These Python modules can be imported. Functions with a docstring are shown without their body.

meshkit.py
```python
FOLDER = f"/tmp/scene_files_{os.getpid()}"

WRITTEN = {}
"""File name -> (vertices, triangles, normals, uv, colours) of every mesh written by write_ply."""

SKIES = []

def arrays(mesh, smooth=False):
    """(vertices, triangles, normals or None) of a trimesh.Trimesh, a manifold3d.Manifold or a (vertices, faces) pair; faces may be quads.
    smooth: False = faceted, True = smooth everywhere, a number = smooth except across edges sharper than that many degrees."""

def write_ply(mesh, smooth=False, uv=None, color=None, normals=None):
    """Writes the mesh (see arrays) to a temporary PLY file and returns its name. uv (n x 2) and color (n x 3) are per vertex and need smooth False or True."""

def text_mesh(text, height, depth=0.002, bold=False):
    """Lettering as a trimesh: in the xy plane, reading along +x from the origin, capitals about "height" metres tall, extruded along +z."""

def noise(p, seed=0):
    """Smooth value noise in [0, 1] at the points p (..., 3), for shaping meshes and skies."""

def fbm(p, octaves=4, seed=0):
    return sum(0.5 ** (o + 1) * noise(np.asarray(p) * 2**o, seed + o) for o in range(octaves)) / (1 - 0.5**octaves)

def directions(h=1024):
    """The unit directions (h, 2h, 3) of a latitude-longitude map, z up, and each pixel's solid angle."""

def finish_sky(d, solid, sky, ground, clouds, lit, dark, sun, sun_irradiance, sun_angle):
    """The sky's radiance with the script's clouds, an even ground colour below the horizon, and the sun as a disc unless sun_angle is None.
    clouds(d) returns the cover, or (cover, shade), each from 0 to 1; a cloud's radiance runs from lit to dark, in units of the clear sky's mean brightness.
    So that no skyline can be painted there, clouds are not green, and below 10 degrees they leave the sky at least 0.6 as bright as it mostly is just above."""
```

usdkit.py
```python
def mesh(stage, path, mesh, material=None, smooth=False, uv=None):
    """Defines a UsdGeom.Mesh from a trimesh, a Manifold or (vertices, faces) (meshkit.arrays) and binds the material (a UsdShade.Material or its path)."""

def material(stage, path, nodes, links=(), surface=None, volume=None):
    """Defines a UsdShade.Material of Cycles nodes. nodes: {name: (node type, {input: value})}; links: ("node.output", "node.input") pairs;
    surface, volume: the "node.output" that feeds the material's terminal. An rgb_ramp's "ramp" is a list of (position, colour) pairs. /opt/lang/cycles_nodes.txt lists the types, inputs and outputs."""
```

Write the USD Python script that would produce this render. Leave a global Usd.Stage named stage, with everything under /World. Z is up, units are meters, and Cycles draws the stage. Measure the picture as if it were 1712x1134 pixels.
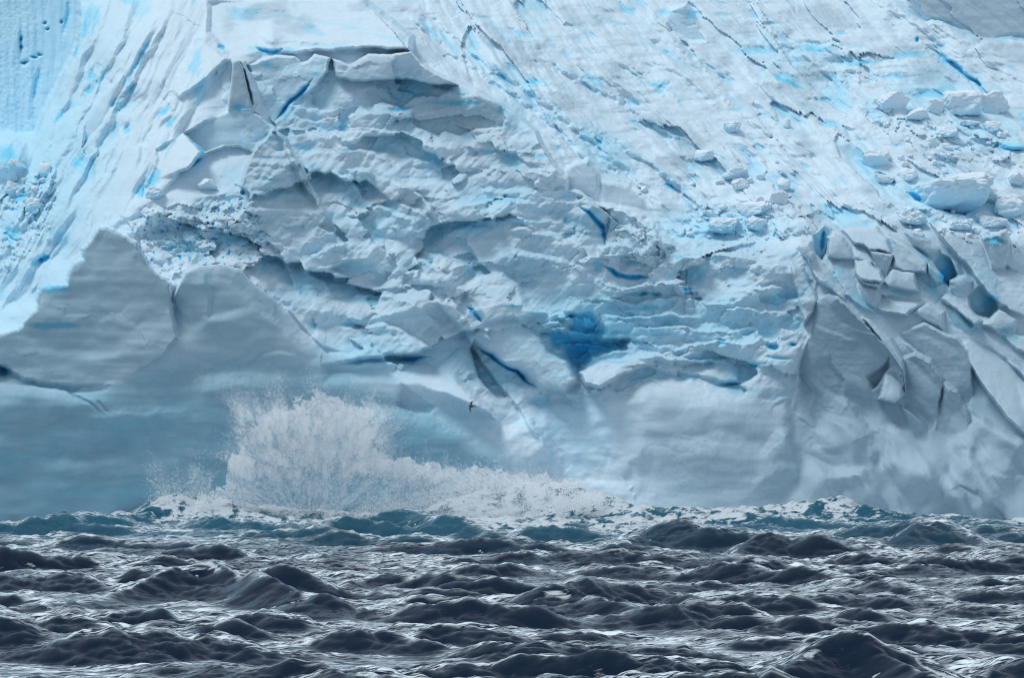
import math, numpy as np, trimesh, usdkit, meshkit
from scipy.spatial import cKDTree
from scipy.ndimage import map_coordinates, gaussian_filter, zoom
from scipy.interpolate import RBFInterpolator, PchipInterpolator
from pxr import Usd, UsdGeom, UsdLux, UsdShade, Gf, Sdf, Vt

stage = Usd.Stage.CreateInMemory()
UsdGeom.SetStageUpAxis(stage, "Z")
UsdGeom.SetStageMetersPerUnit(stage, 1.0)
UsdGeom.Xform.Define(stage, "/World")
T = Sdf.ValueTypeNames
M = lambda name, *a, **k: usdkit.material(stage, "/World/Looks/" + name, *a, **k)

# ---------------------------------------------------------------- camera, sky, sun, exposure
CAM = np.array([0.0, -350.0, 14.0])
FPX, UC, VC, HORIZON = 4681.0, 856.0, 567.0, 683.0      # a long lens on a ship's deck, 350 m off the berg
PITCH = math.atan((HORIZON - VC) / FPX)
cam = UsdGeom.Camera.Define(stage, "/World/camera")
cam.CreateHorizontalApertureAttr(36.0)
cam.CreateFocalLengthAttr(36.0 * FPX / 1712.0)
cam.CreateClippingRangeAttr(Gf.Vec2f(1.0, 20000.0))
cam.AddTranslateOp().Set(Gf.Vec3d(*CAM))
cam.AddRotateXOp().Set(90.0 + math.degrees(PITCH))
cam.CreateExposureAttr(0.95)

SUN_AZ, SUN_EL = math.radians(-118.0), math.radians(62.0)   # azimuth clockwise from +y
sky_mat = M("sky_look", {
    "tc": ("texture_coordinate", {}),
    "map": ("mapping", {"scale": (1.0, 1.0, 2.2)}),
    "n": ("noise_texture", {"scale": 2.6, "detail": 5.0, "roughness": 0.55}),
    "r": ("rgb_ramp", {"ramp": [(0.25, (0.90, 0.90, 0.90)), (0.7, (1.0, 1.0, 1.0))]}),
    "n2": ("noise_texture", {"scale": 1.3, "detail": 4.0}),
    "cl": ("rgb_ramp", {"ramp": [(0.3, (3.0, 3.55, 4.2)), (0.7, (4.4, 4.9, 5.5))]}),
    "sky": ("sky_texture", {"sky_type": "single_scattering", "sun_disc": False, "sun_elevation": SUN_EL, "sun_rotation": SUN_AZ}),
    "m": ("mix_color", {"use_clamp": False}),
    "bg": ("background_shader", {"strength": 0.062})},
    [("tc.generated", "map.vector"), ("map.vector", "n.vector"), ("map.vector", "n2.vector"), ("n.fac", "r.fac"), ("n2.fac", "cl.fac"),
     ("r.color", "m.fac"), ("sky.color", "m.a"), ("cl.color", "m.b"), ("m.result", "bg.color")], surface="bg.background")
dome = UsdLux.DomeLight.Define(stage, "/World/sky")
UsdShade.MaterialBindingAPI.Apply(dome.GetPrim()).Bind(sky_mat)
dome.GetPrim().SetCustomDataByKey("kind", "structure")
sun = UsdLux.DistantLight.Define(stage, "/World/sun")
sun.CreateIntensityAttr(0.25); sun.CreateAngleAttr(20.0); sun.CreateColorAttr(Gf.Vec3f(1.0, 0.99, 0.975))
sun.CreateNormalizeAttr(True)
d = Gf.Vec3d(math.sin(SUN_AZ) * math.cos(SUN_EL), math.cos(SUN_AZ) * math.cos(SUN_EL), math.sin(SUN_EL))
sun.AddOrientOp().Set(Gf.Quatf(Gf.Rotation(Gf.Vec3d(0, 0, 1), d).GetQuat()))

# ---------------------------------------------------------------- helpers
used = {}
def numbered(path):
    n = used[path] = used.get(path, -1) + 1
    return path if n == 0 else f"{path}_{n:03d}"

def tag(p, label=None, cat=None, group=None, kind=None):
    p = p.GetPrim() if hasattr(p, "GetPrim") else p
    for k, v in (("label", label), ("category", cat), ("group", group), ("kind", kind)):
        if v: p.SetCustomDataByKey(k, v)
    return p

def thing(name, label, cat, loc=(0, 0, 0), group=None):
    x = UsdGeom.Xform.Define(stage, numbered("/World/" + name))
    x.AddTranslateOp().Set(Gf.Vec3d(*map(float, loc)))
    tag(x, label, cat, group)
    return x

def raw_mesh(name, pts, faces, mat, parent=None, normals=None, **prim):
    path = numbered((str(parent.GetPath()) if parent else "/World") + "/" + name)
    m = UsdGeom.Mesh.Define(stage, path)
    m.CreatePointsAttr(Vt.Vec3fArray.FromNumpy(np.ascontiguousarray(pts, np.float32)))
    m.CreateFaceVertexCountsAttr(Vt.IntArray.FromNumpy(np.full(len(faces), faces.shape[1], np.int32)))
    m.CreateFaceVertexIndicesAttr(Vt.IntArray.FromNumpy(np.ascontiguousarray(faces, np.int32).ravel()))
    m.CreateSubdivisionSchemeAttr("none")
    if normals is not None:
        m.CreateNormalsAttr(Vt.Vec3fArray.FromNumpy(np.ascontiguousarray(normals, np.float32)))
        m.SetNormalsInterpolation("vertex")
    api = UsdGeom.PrimvarsAPI(m)
    for k, v in prim.items():
        if np.ndim(v) == 2:
            api.CreatePrimvar(k, T.Color3fArray, "vertex").Set(Vt.Vec3fArray.FromNumpy(np.ascontiguousarray(v, np.float32)))
        else:
            api.CreatePrimvar(k, T.FloatArray, "vertex").Set(Vt.FloatArray.FromNumpy(np.ascontiguousarray(v, np.float32)))
    UsdShade.MaterialBindingAPI.Apply(m.GetPrim()).Bind(mat)
    return m

rng = np.random.default_rng(7)
PERM = rng.permutation(4096).astype(np.int64)
ANG = rng.random(4096) * 2 * np.pi
GX, GY = np.cos(ANG), np.sin(ANG)
def gn(x, y, seed=0):
    """gradient noise, about -1 to 1"""
    xi, yi = np.floor(x), np.floor(y)
    fx, fy = x - xi, y - yi
    xi, yi = xi.astype(np.int64), yi.astype(np.int64)
    def corner(a, b):
        h = PERM[(PERM[(PERM[(xi + a) & 4095] + yi + b) & 4095] + seed * 131) & 4095]
        return GX[h] * (fx - a) + GY[h] * (fy - b)
    sx, sy = fx * fx * fx * (fx * (fx * 6 - 15) + 10), fy * fy * fy * (fy * (fy * 6 - 15) + 10)
    a, b = corner(0, 0), corner(0, 1)
    top = a + sx * (corner(1, 0) - a)
    return 1.5 * (top + sy * (b + sx * (corner(1, 1) - b) - top))

def fbm(x, y, octaves=4, seed=0, gain=0.5, ridged=False):
    out, amp, tot = 0.0, 1.0, 0.0
    for o in range(octaves):
        n = gn(x * 2 ** o + 17.3 * o, y * 2 ** o - 9.1 * o, seed + o)
        out = out + amp * ((1 - 2 * np.abs(n)) if ridged else n)
        tot += amp; amp *= gain
    return out / tot

def facets(x, y, seed, tilt=0.6, spread=0.5, k=7):
    """broken-ice relief in cells of about one unit: the upper envelope of tilted planes"""
    r = np.random.default_rng(seed)
    x0, x1, y0, y1 = x.min() - 2, x.max() + 2, y.min() - 2, y.max() + 2
    n = int((x1 - x0) * (y1 - y0))
    c = np.c_[r.uniform(x0, x1, n), r.uniform(y0, y1, n)]
    h, g = r.normal(0, spread, n), r.normal(0, tilt, (n, 2))
    dist, i = cKDTree(c).query(np.c_[x.ravel(), y.ravel()], k=k)
    px, py = x.ravel()[:, None] - c[i, 0], y.ravel()[:, None] - c[i, 1]
    v = h[i] + g[i, 0] * px + g[i, 1] * py - 0.9 * dist
    return v.max(1).reshape(x.shape)

def smooth(e0, e1, x):
    t = np.clip((x - e0) / (e1 - e0), 0, 1)
    return t * t * (3 - 2 * t)

# ---------------------------------------------------------------- the berg's relief: depth (metres behind its foot) over a fine net
PXM = FPX / 350.0                                       # about 13.4 px per metre at the foot of the berg
us = np.r_[np.arange(-300, 0, 8.0), np.arange(0, 1712, 1.7), np.arange(1713, 2020, 8.0)]
vs = np.r_[np.arange(-200, 0, 8.0), np.arange(0, 893, 1.7), np.arange(894, 960, 8.0)]
U, V = np.meshgrid(us, vs)
SH = U.shape

ctrl = """-250 940 -9;0 940 -8;250 940 -6;500 940 -2;750 940 1;950 940 5;1100 940 2;1300 940 0;1500 940 -1;1712 940 -3;1980 940 -5
-250 760 -9;0 760 -8;250 760 -6;500 760 -2;750 760 2;950 760 7;1100 760 4;1300 760 3;1500 760 2.5;1712 760 2;1980 760 2
0 650 -7;250 650 -6;500 650 -1;750 650 3.5;950 650 8;1100 650 5;1300 650 4;1500 650 6;1712 650 8;1980 650 11
400 560 -2;600 560 3.5;800 560 6;1000 560 9;1200 560 7;1330 560 6;1500 560 9;1712 560 13
300 450 0;450 450 2.5;600 450 7;800 450 9;1000 450 12;1200 450 12;1340 450 9;1500 450 13;1712 450 19;1980 450 27
250 350 4;450 350 6.5;600 350 10;800 350 13;1000 350 17;1200 350 20;1400 350 20;1600 350 26;1712 350 30
450 250 12;600 250 15;800 250 17;950 250 21;1200 250 30;1400 250 34;1600 250 40;1712 250 44;1980 250 52
400 150 16;600 150 20;800 150 23;1000 150 34;1200 150 42;1400 150 48;1712 150 56
400 80 19;600 80 24;800 80 34;350 0 27;600 0 36;900 0 48;1200 0 60;1500 0 68;1712 0 74
-250 -190 70;0 -190 68;300 -190 60;600 -190 66;1200 -190 88;1712 -190 104;1980 -190 110
60 500 6;175 385 4;100 300 12;250 300 6;0 450 12;0 300 19;200 150 16;100 150 24;300 80 18;150 0 32;330 20 23;-250 450 22;-250 200 42;0 560 8;-200 640 8"""
C = np.array([[float(t) for t in p.split()] for l in ctrl.split("\n") for p in l.split(";")])
rbf = RBFInterpolator(C[:, :2] / 200, C[:, 2], smoothing=0.02, kernel="thin_plate_spline")
cu, cv = np.linspace(us[0], us[-1], 100), np.linspace(vs[0], vs[-1], 60)
coarse = rbf(np.stack(np.meshgrid(cu, cv), -1).reshape(-1, 2) / 200).reshape(60, 100)
D = map_coordinates(coarse, [(V - cv[0]) / (cv[1] - cv[0]), (U - cu[0]) / (cu[1] - cu[0])], order=3, mode="nearest")

# ragged outlines: every feature below is drawn in coordinates that wander a little
WU = U + 5 * fbm(U / 38, V / 38, 4, 1, 0.6)
WV = V + 5 * fbm(U / 38, V / 38, 4, 11, 0.6)

BLUE = np.zeros(SH)          # how much clear blue ice shows instead of snow and firn; also bluer hollows
GREY = np.zeros(SH)          # grey, wave-worn firn; on walls and steep faces also shade put into the colour
DETAIL = np.ones(SH)         # how rough the small relief is
PART = np.zeros(SH, int)     # which part of the berg each point belongs to
PARTS = ["broken_face"]

def window(pts, m):
    pts = np.asarray(pts, float)
    (a, b), (c, d) = pts.min(0) - m, pts.max(0) + m
    i0, i1 = np.searchsorted(vs, [b, d]); j0, j1 = np.searchsorted(us, [a, c])
    return slice(max(i0 - 1, 0), i1 + 1), slice(max(j0 - 1, 0), j1 + 1)

def seg_dist(x, y, pts, closed=False):
    """distance to a polyline, side of it (positive on the right hand of its direction, y downwards: below a line drawn left to right), position along it 0 to 1"""
    pts = np.asarray(pts, float)
    if closed: pts = np.vstack([pts, pts[:1]])
    best, side, along = np.full(x.shape, 1e9), np.zeros(x.shape), np.zeros(x.shape)
    L = np.r_[0, np.cumsum(np.hypot(*np.diff(pts, axis=0).T))]
    for k, (p, q) in enumerate(zip(pts[:-1], pts[1:])):
        e = q - p; l = max(np.hypot(*e), 1e-6)
        t = np.clip(((x - p[0]) * e[0] + (y - p[1]) * e[1]) / l ** 2, 0, 1)
        dx, dy = x - p[0] - t * e[0], y - p[1] - t * e[1]
        dd = np.hypot(dx, dy); cr = (e[0] * (y - p[1]) - e[1] * (x - p[0])) / l
        near = dd < best
        best = np.where(near, dd, best); side = np.where(near, cr, side); along = np.where(near, (L[k] + t * l) / L[-1], along)
    return best, side, along

def poly_sd(poly, m=30, warp=1.0):
    w = window(poly, m)
    x = U[w] + warp * (WU[w] - U[w]); y = V[w] + warp * (WV[w] - V[w])
    p = np.asarray(poly, float); inside = np.zeros(x.shape, bool)
    for a, b in zip(p, np.roll(p, -1, 0)):
        if a[1] == b[1]: continue
        c = ((a[1] > y) != (b[1] > y)) & (x < (b[0] - a[0]) * (y - a[1]) / (b[1] - a[1]) + a[0])
        inside ^= c
    dist = seg_dist(x, y, p, True)[0]
    return w, np.where(inside, dist, -dist)

def new_part(name):
    PARTS.append(name)
    return len(PARTS) - 1

def depth_at(u, v):
    return float(map_coordinates(D, [[np.interp(v, vs, np.arange(len(vs)))], [np.interp(u, us, np.arange(len(us)))]], order=1)[0])

def facet(poly, a=0.0, b=0.0, at=None, y=None, off=0.0, edge=3.0, part=None, blue=None, grey=None, detail=None, curve=0.0, warp=1.0, mixin=1.0, rim=0.0, fade=None, edge2=None):
    """a plane of ice: a = deeper to the right, b = deeper upwards (metres per metre), through depth y (or the depth found there + off) at the point `at`"""
    global D
    w, sd = poly_sd(poly, 30, warp)
    at = at or tuple(np.mean(poly, 0))
    y0 = depth_at(*at) + off if y is None else y
    X, Z = (U[w] - at[0]) / PXM, -(V[w] - at[1]) / PXM
    p = y0 + a * X + b * Z
    if curve: p = p + curve * np.exp(-np.maximum(sd, 0) / 14.0)
    e = edge if not edge2 else edge + (edge2[2] - edge) * smooth(edge2[0], edge2[1], V[w])
    k = smooth(-e * 0.5, e, sd) * mixin
    if fade: k = k * smooth(fade[1], fade[0], V[w] + 0.25 * (U[w] - at[0]) * (fade[2] if len(fade) > 2 else 0) + 3 * (WV[w] - V[w]))
    D[w] = D[w] * (1 - k) + p * k
    if rim: D[w] -= rim * np.exp(-(sd / 4.0) ** 2)
    s = (sd > 0) & (k > 0.3)
    if part is not None:
        PART[w] = np.where(s, part, PART[w])
    for arr, val in ((BLUE, blue), (GREY, grey), (DETAIL, detail)):
        if val is not None: arr[w] = arr[w] * (1 - k) + val * k

def region(poly, part=None, blue=None, grey=None, detail=None, feather=12):
    w, sd = poly_sd(poly, feather * 2 + 5)
    k = smooth(-feather, feather, sd)
    if part is not None: PART[w] = np.where(sd > 0, part, PART[w])
    for arr, val in ((BLUE, blue), (GREY, grey), (DETAIL, detail)):
        if val is not None: arr[w] = arr[w] * (1 - k) + val * k
    return w, k

LEDGE = 1.5
def ledge(pts, h, w=40.0, sharp=3.0, warp=1.0, taper=True, blue=0.0):
    """a scarp: on the right-hand side of the line the ice stands forward by h at the line and falls back over w px; behind the line it drops at once"""
    win = window(pts, w * 2.5)
    x = U[win] + warp * (WU[win] - U[win]); y = V[win] + warp * (WV[win] - V[win])
    dist, side, t = seg_dist(x, y, pts)
    s = np.sign(side) * dist
    e = np.clip(np.minimum(t, 1 - t) * 5, 0, 1) if taper else 1.0
    endfade = np.where(np.abs(side) < dist - 1e-6, np.exp(-np.maximum(dist - np.abs(side), 0) / (0.3 * w)), 1)
    f = smooth(-sharp, sharp, s) * np.exp(-np.maximum(s, 0) / w) * e * endfade * smooth(2.3 * w, 1.2 * w, dist)
    D[win] -= LEDGE * h * f
    if blue: BLUE[win] = np.maximum(BLUE[win], blue * np.exp(-((s + 6) / 7.0) ** 2) * e * endfade)

def crack(pts, width=3.0, depth=2.0, blue=0.9, warp=1.0):
    win = window(pts, width * 6 + 8)
    x = U[win] + warp * (WU[win] - U[win]); y = V[win] + warp * (WV[win] - V[win])
    dist, side, t = seg_dist(x, y, pts)
    e = np.clip(np.minimum(t, 1 - t) * 4, 0.15, 1)
    k = np.exp(-(dist / (width * e)) ** 2)
    D[win] += 0.6 * depth * k * e
    BLUE[win] = np.maximum(BLUE[win], blue * np.exp(-(dist / (1.8 * width * e)) ** 2) * (0.4 + 0.6 * e))

def bulge(u, v, ru, rv, h, ang=0.0, power=2.0):
    m = max(ru, rv) * 2.5
    w = window([(u - m, v - m), (u + m, v + m)], 0)
    c, s = math.cos(math.radians(ang)), math.sin(math.radians(ang))
    x, y = WU[w] - u, WV[w] - v
    q = ((x * c + y * s) / ru) ** 2 + ((-x * s + y * c) / rv) ** 2
    D[w] -= h * np.exp(-q ** (power / 2))

def patch(u, v, ru, rv, k=0.7, ang=0.0, stripe=0.6, hollow=0.0, grey=False):
    """a lens of clear blue ice, streaked along its bedding"""
    m = max(ru, rv) * 2.2
    w = window([(u - m, v - m), (u + m, v + m)], 0)
    c, s = math.cos(math.radians(ang)), math.sin(math.radians(ang))
    x, y = WU[w] - u, WV[w] - v
    p, q = x * c + y * s, -x * s + y * c
    r = np.sqrt((p / ru) ** 2 + (q / rv) ** 2)
    n = fbm(p / 40 + u, q / 6.5 + v, 3, 77, 0.6) + 0.5 * fbm(p / 11 + u, q / 5 + v, 2, 79)
    f = smooth(1.55, 0.15, r + stripe * n)
    arr = GREY if grey else BLUE
    arr[w] = np.maximum(arr[w], k * f)
    if hollow: D[w] += hollow * f

# ---------------------------------------------------------------- the parts of the berg and its larger forms (outlines in picture units, depths in metres)
p_slope = new_part("snow_slope"); p_left = new_part("streaked_slope"); p_wall = new_part("ribbed_wall"); p_cliff = new_part("sea_cliff")
p_serac = new_part("serac_cliff"); p_prom = new_part("promontory"); p_arch = new_part("arch_face")
region([(340, -220), (2040, -220), (2040, 440), (1712, 425), (1600, 395), (1480, 378), (1340, 405), (1180, 415), (1105, 405), (1075, 335), (1051, 310), (1005, 293), (941, 293), (910, 247), (874, 197), (836, 173), (797, 148), (744, 129), (705, 106), (687, 86), (600, 83), (526, 88), (494, 92), (384, 95), (330, 60), (346, 49)], part=p_slope, feather=2)
region([(-320, -220), (345, -220), (346, 49), (330, 60), (384, 97), (384, 183), (308, 222), (313, 283), (250, 330), (175, 385), (60, 510), (0, 560), (-320, 640)], part=p_left, feather=2)
region([(-320, 640), (0, 640), (265, 600), (540, 640), (640, 610), (760, 625), (900, 690), (975, 650), (1044, 626), (1128, 622), (1235, 647), (1318, 690), (1320, 980), (-320, 980)], part=p_cliff, feather=2)
region([(1325, 445), (1380, 372), (1480, 378), (1600, 395), (2040, 440), (2040, 980), (1320, 980), (1318, 690), (1335, 600), (1366, 500)], part=p_serac, feather=2)
facet([(-320, -220), (170, -220), (150, -60), (132, 0), (130, 70), (108, 115), (76, 180), (58, 222), (40, 228), (-320, 228)], a=-0.12, b=0.22, at=(60, 100), y=50, edge=6, part=p_wall, blue=0.42)

# --- streaked slope on the left: ribs and chutes running down to the left
for pts, h, w in (([(346, 0), (345, 45), (328, 62), (290, 140), (255, 220), (225, 300)], -1.6, 40), ([(300, -40), (270, 60), (215, 150), (165, 240), (120, 330), (90, 400)], 1.5, 35),
                  ([(240, -30), (205, 70), (150, 170), (100, 270), (60, 370)], 1.6, 35), ([(200, -30), (160, 60), (140, 110), (105, 190), (60, 300), (20, 400)], 1.4, 30),
                  ([(170, -10), (150, 60), (128, 120)], 1.5, 14), ([(265, 20), (240, 100), (190, 190)], 1.2, 18), ([(384, 97), (340, 150), (300, 215), (262, 290)], 1.3, 22),
                  ([(290, 300), (235, 350), (180, 385), (120, 430)], 0.9, 20), ([(140, 330), (100, 390), (40, 470), (-20, 540)], 1.4, 26), ([(95, 300), (60, 340), (30, 400), (-10, 450)], 1.4, 24)):
    ledge(pts, 0.55 * h, w, 7, 1.6)
facet([(206, 123), (203, 148), (190, 176), (169, 212), (138, 247), (141, 212), (155, 176), (180, 148)], a=-0.5, b=0.35, off=0.6, edge=4, detail=0.3)
facet([(212, 240), (240, 243), (226, 310), (197, 353), (148, 374), (159, 335), (183, 293)], a=-0.6, b=0.8, off=0.5, edge=8, detail=0.35)
facet([(330, 62), (384, 97), (350, 130), (300, 165), (285, 150)], a=-0.5, b=1.2, off=-0.6, edge=5, detail=0.5)
for u, v, r, s, a in ((112, 30, 5, 30, 8), (140, 45, 6, 34, 12), (127, 85, 4, 18, 15), (240, 85, 5, 32, 28), (225, 110, 5, 22, 30), (150, 125, 5, 12, 30), (195, 185, 6, 9, 30), (190, 172, 5, 8, 20), (100, 195, 7, 22, 35),
                      (62, 140, 5, 30, 12), (35, 70, 3, 22, 3), (40, 105, 6, 5, 0), (275, 185, 16, 7, -40), (285, 205, 15, 8, -45), (255, 300, 14, 22, 20), (238, 320, 10, 16, 15), (150, 150, 6, 20, 35), (170, 130, 5, 22, 35),
                      (70, 300, 14, 12, 20), (55, 345, 16, 14, 0), (15, 260, 24, 26, 0), (60, 440, 14, 7, -20), (30, 330, 18, 12, 0), (215, 150, 5, 16, 40), (210, 215, 9, 9, 40), (130, 270, 12, 24, 35), (20, 390, 20, 16, 0)):
    patch(u, v, r, s, 0.75, a, 0.35, 0.5)
crack([(62, 438), (75, 432), (84, 424)], 4, 2)
for u, v, r, s in ((75, 38, 3, 2), (102, 36, 3, 4), (80, 47, 3, 3), (65, 90, 5, 3), (35, 64, 3, 4), (36, 78, 3, 5), (40, 105, 6, 2), (55, 95, 6, 3)):
    patch(u, v, r, s, 1.0, 0, 0.2, 0.8)
bulge(10, 262, 34, 32, 5.0, 0, 4)

# --- shelf and scarp under the upper slope
facet([(348, 0), (600, -10), (690, 60), (687, 84), (600, 81), (526, 86), (494, 90), (462, 89), (384, 93), (346, 52)], a=0.05, b=1.5, at=(480, 85), y=19.5, edge=6, detail=0.5)
facet([(415, 106), (462, 92), (494, 92), (503, 104), (515, 100), (526, 88), (556, 95), (548, 122), (530, 145), (500, 166), (462, 206), (440, 180), (425, 140)], a=0.0, b=0.12, at=(480, 130), y=17.5, edge=3, blue=0.3, detail=0.35)
facet([(557, 96), (585, 106), (613, 91), (687, 86), (705, 106), (744, 129), (765, 142), (720, 142), (680, 131), (640, 135), (590, 136), (560, 130)], a=0.03, b=-0.05, at=(640, 112), y=18.3, edge=2.5, blue=0.16, grey=0.2, detail=0.4)
crack([(522, 130), (501, 159), (486, 170), (473, 183), (462, 203)], 3, 2.5, 1)
patch(475, 190, 30, 18, 0.55, -35, 0.3); patch(505, 150, 30, 14, 0.5, -40, 0.3); patch(448, 110, 16, 9, 0.6); patch(535, 105, 14, 4, 0.6); patch(528, 124, 13, 5, 0.7); patch(470, 132, 8, 2, 0.6); patch(480, 142, 14, 2, 0.4)
crack([(365, 76), (378, 81)], 3, 1.5, 0.9); crack([(425, 77), (440, 86), (460, 87), (475, 80)], 3, 1.8, 0.9); patch(480, 82, 18, 6, 0.6)
bulge(455, 62, 14, 16, 1.5)

# --- the big broken face: ridge, recess, blocks
ledge([(687, 86), (705, 106), (744, 129), (797, 148), (836, 173), (874, 197), (896, 219), (910, 247), (924, 272), (941, 293), (968, 318), (1000, 345)], 4.6, 150, 3, 0.7, taper=False)
ledge([(1000, 345), (1050, 352), (1100, 385), (1150, 420), (1240, 425), (1325, 445)], 1.6, 70, 5, 1.2)
facet([(688, 180), (705, 173), (744, 162), (797, 159), (836, 173), (846, 197), (843, 212), (797, 215), (769, 226), (747, 219), (733, 229), (702, 215), (689, 205)], a=0.05, b=-0.12, off=1.6, edge=3, grey=0.55, detail=0.35)
patch(765, 172, 62, 6, 0.75); patch(668, 181, 22, 5, 0.9, -6, 0.3, 0.8); patch(748, 205, 10, 16, 0.4); patch(840, 185, 14, 9, 0.6, 30); patch(760, 150, 30, 8, 0.5, 15); patch(820, 240, 60, 12, 0.3)
facet([(944, 284), (962, 272), (984, 266), (1000, 290), (1003, 312), (995, 330), (975, 320), (950, 318)], a=-0.05, b=0.1, off=-0.9, edge=5, grey=0.3, detail=0.4)
facet([(1003, 300), (1022, 305), (1051, 312), (1075, 335), (1085, 352), (1050, 345), (1010, 340)], a=0.1, b=0.1, off=-1.0, edge=5, grey=0.35, detail=0.5)
ledge([(996, 338), (1020, 342), (1044, 353), (1090, 374), (1106, 398)], 2.2, 40, 3, 1.5, taper=False)
crack([(966, 345), (985, 357), (1005, 378), (1012, 400), (1012, 412)], 3.5, 2.5, 1)
crack([(1006, 442), (1030, 458), (1055, 463), (1090, 465)], 3, 2, 1)
facet([(1000, 415), (1030, 405), (1058, 410), (1066, 425), (1020, 432), (1003, 430)], b=0.0, off=-1.6, edge=4, blue=0.3, detail=0.3)
for pts, h, w in (([(554, 288), (580, 292), (600, 312), (613, 336)], 1.5, 22), ([(578, 283), (600, 282), (618, 286), (626, 300)], 1.1, 16), ([(560, 246), (600, 250), (640, 262), (660, 280)], 0.9, 26),
                  ([(654, 300), (690, 318), (720, 345), (735, 372)], 1.4, 34), ([(660, 332), (700, 352), (730, 380)], 1.3, 28), ([(600, 350), (640, 345), (690, 365), (710, 400)], 1.0, 30), ([(700, 420), (740, 425), (775, 440), (800, 456)], 1.4, 30),
                  ([(690, 430), (720, 440), (748, 462), (764, 476)], 1.2, 22), ([(740, 350), (790, 338), (850, 332), (900, 340)], 1.2, 30), ([(740, 392), (790, 372), (850, 365), (930, 372)], 1.0, 26),
                  ([(790, 290), (840, 280), (900, 285), (935, 300)], 0.9, 22), ([(480, 380), (520, 372), (560, 390), (590, 420)], 1.2, 30), ([(430, 350), (450, 400), (475, 440), (500, 500)], -0.9, 22), ([(500, 440), (540, 470), (560, 505)], 0.8, 24),
                  ([(560, 500), (620, 490), (680, 500), (740, 540)], 0.8, 24), ([(840, 385), (880, 380), (930, 395), (960, 410)], 0.9, 20), ([(850, 420), (900, 425), (960, 440), (1000, 470)], 0.9, 22), ([(520, 215), (560, 222), (600, 240)], 0.9, 22), ([(620, 215), (680, 222), (720, 240), (760, 250)], 0.8, 22)):
    ledge(pts, h, w, 4, 1.8)
facet([(550, 453), (585, 435), (628, 431), (652, 446), (645, 461), (585, 464)], b=-0.05, off=0.5, edge=5, blue=0.35, detail=0.3)
ledge([(705, 474), (747, 527), (779, 559), (804, 608), (829, 640), (867, 682), (897, 738)], -1.3, 60, 4, 0.6)
facet([(776, 470), (804, 456), (843, 453), (870, 480), (885, 509), (913, 523), (867, 538), (811, 541), (793, 513), (779, 499)], a=-0.1, b=0.3, off=-1.0, edge=8, blue=0.2, detail=0.5, curve=0.8)
crack([(779, 511), (793, 523), (807, 543)], 3, 1.8, 0.85)
p_block = new_part("ice_buttress")
facet([(783, 559), (818, 538), (857, 530), (903, 559), (920, 587), (949, 601), (966, 636), (945, 657), (910, 652), (867, 622), (846, 613), (822, 596), (793, 575)], a=-0.1, b=0.18, off=-1.6, edge=6, part=p_block, blue=0.22, detail=0.3, curve=1.2)
crack([(790, 574), (822, 597), (850, 615), (864, 622), (882, 640), (903, 651)], 2.4, 2.5, 1)
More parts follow.
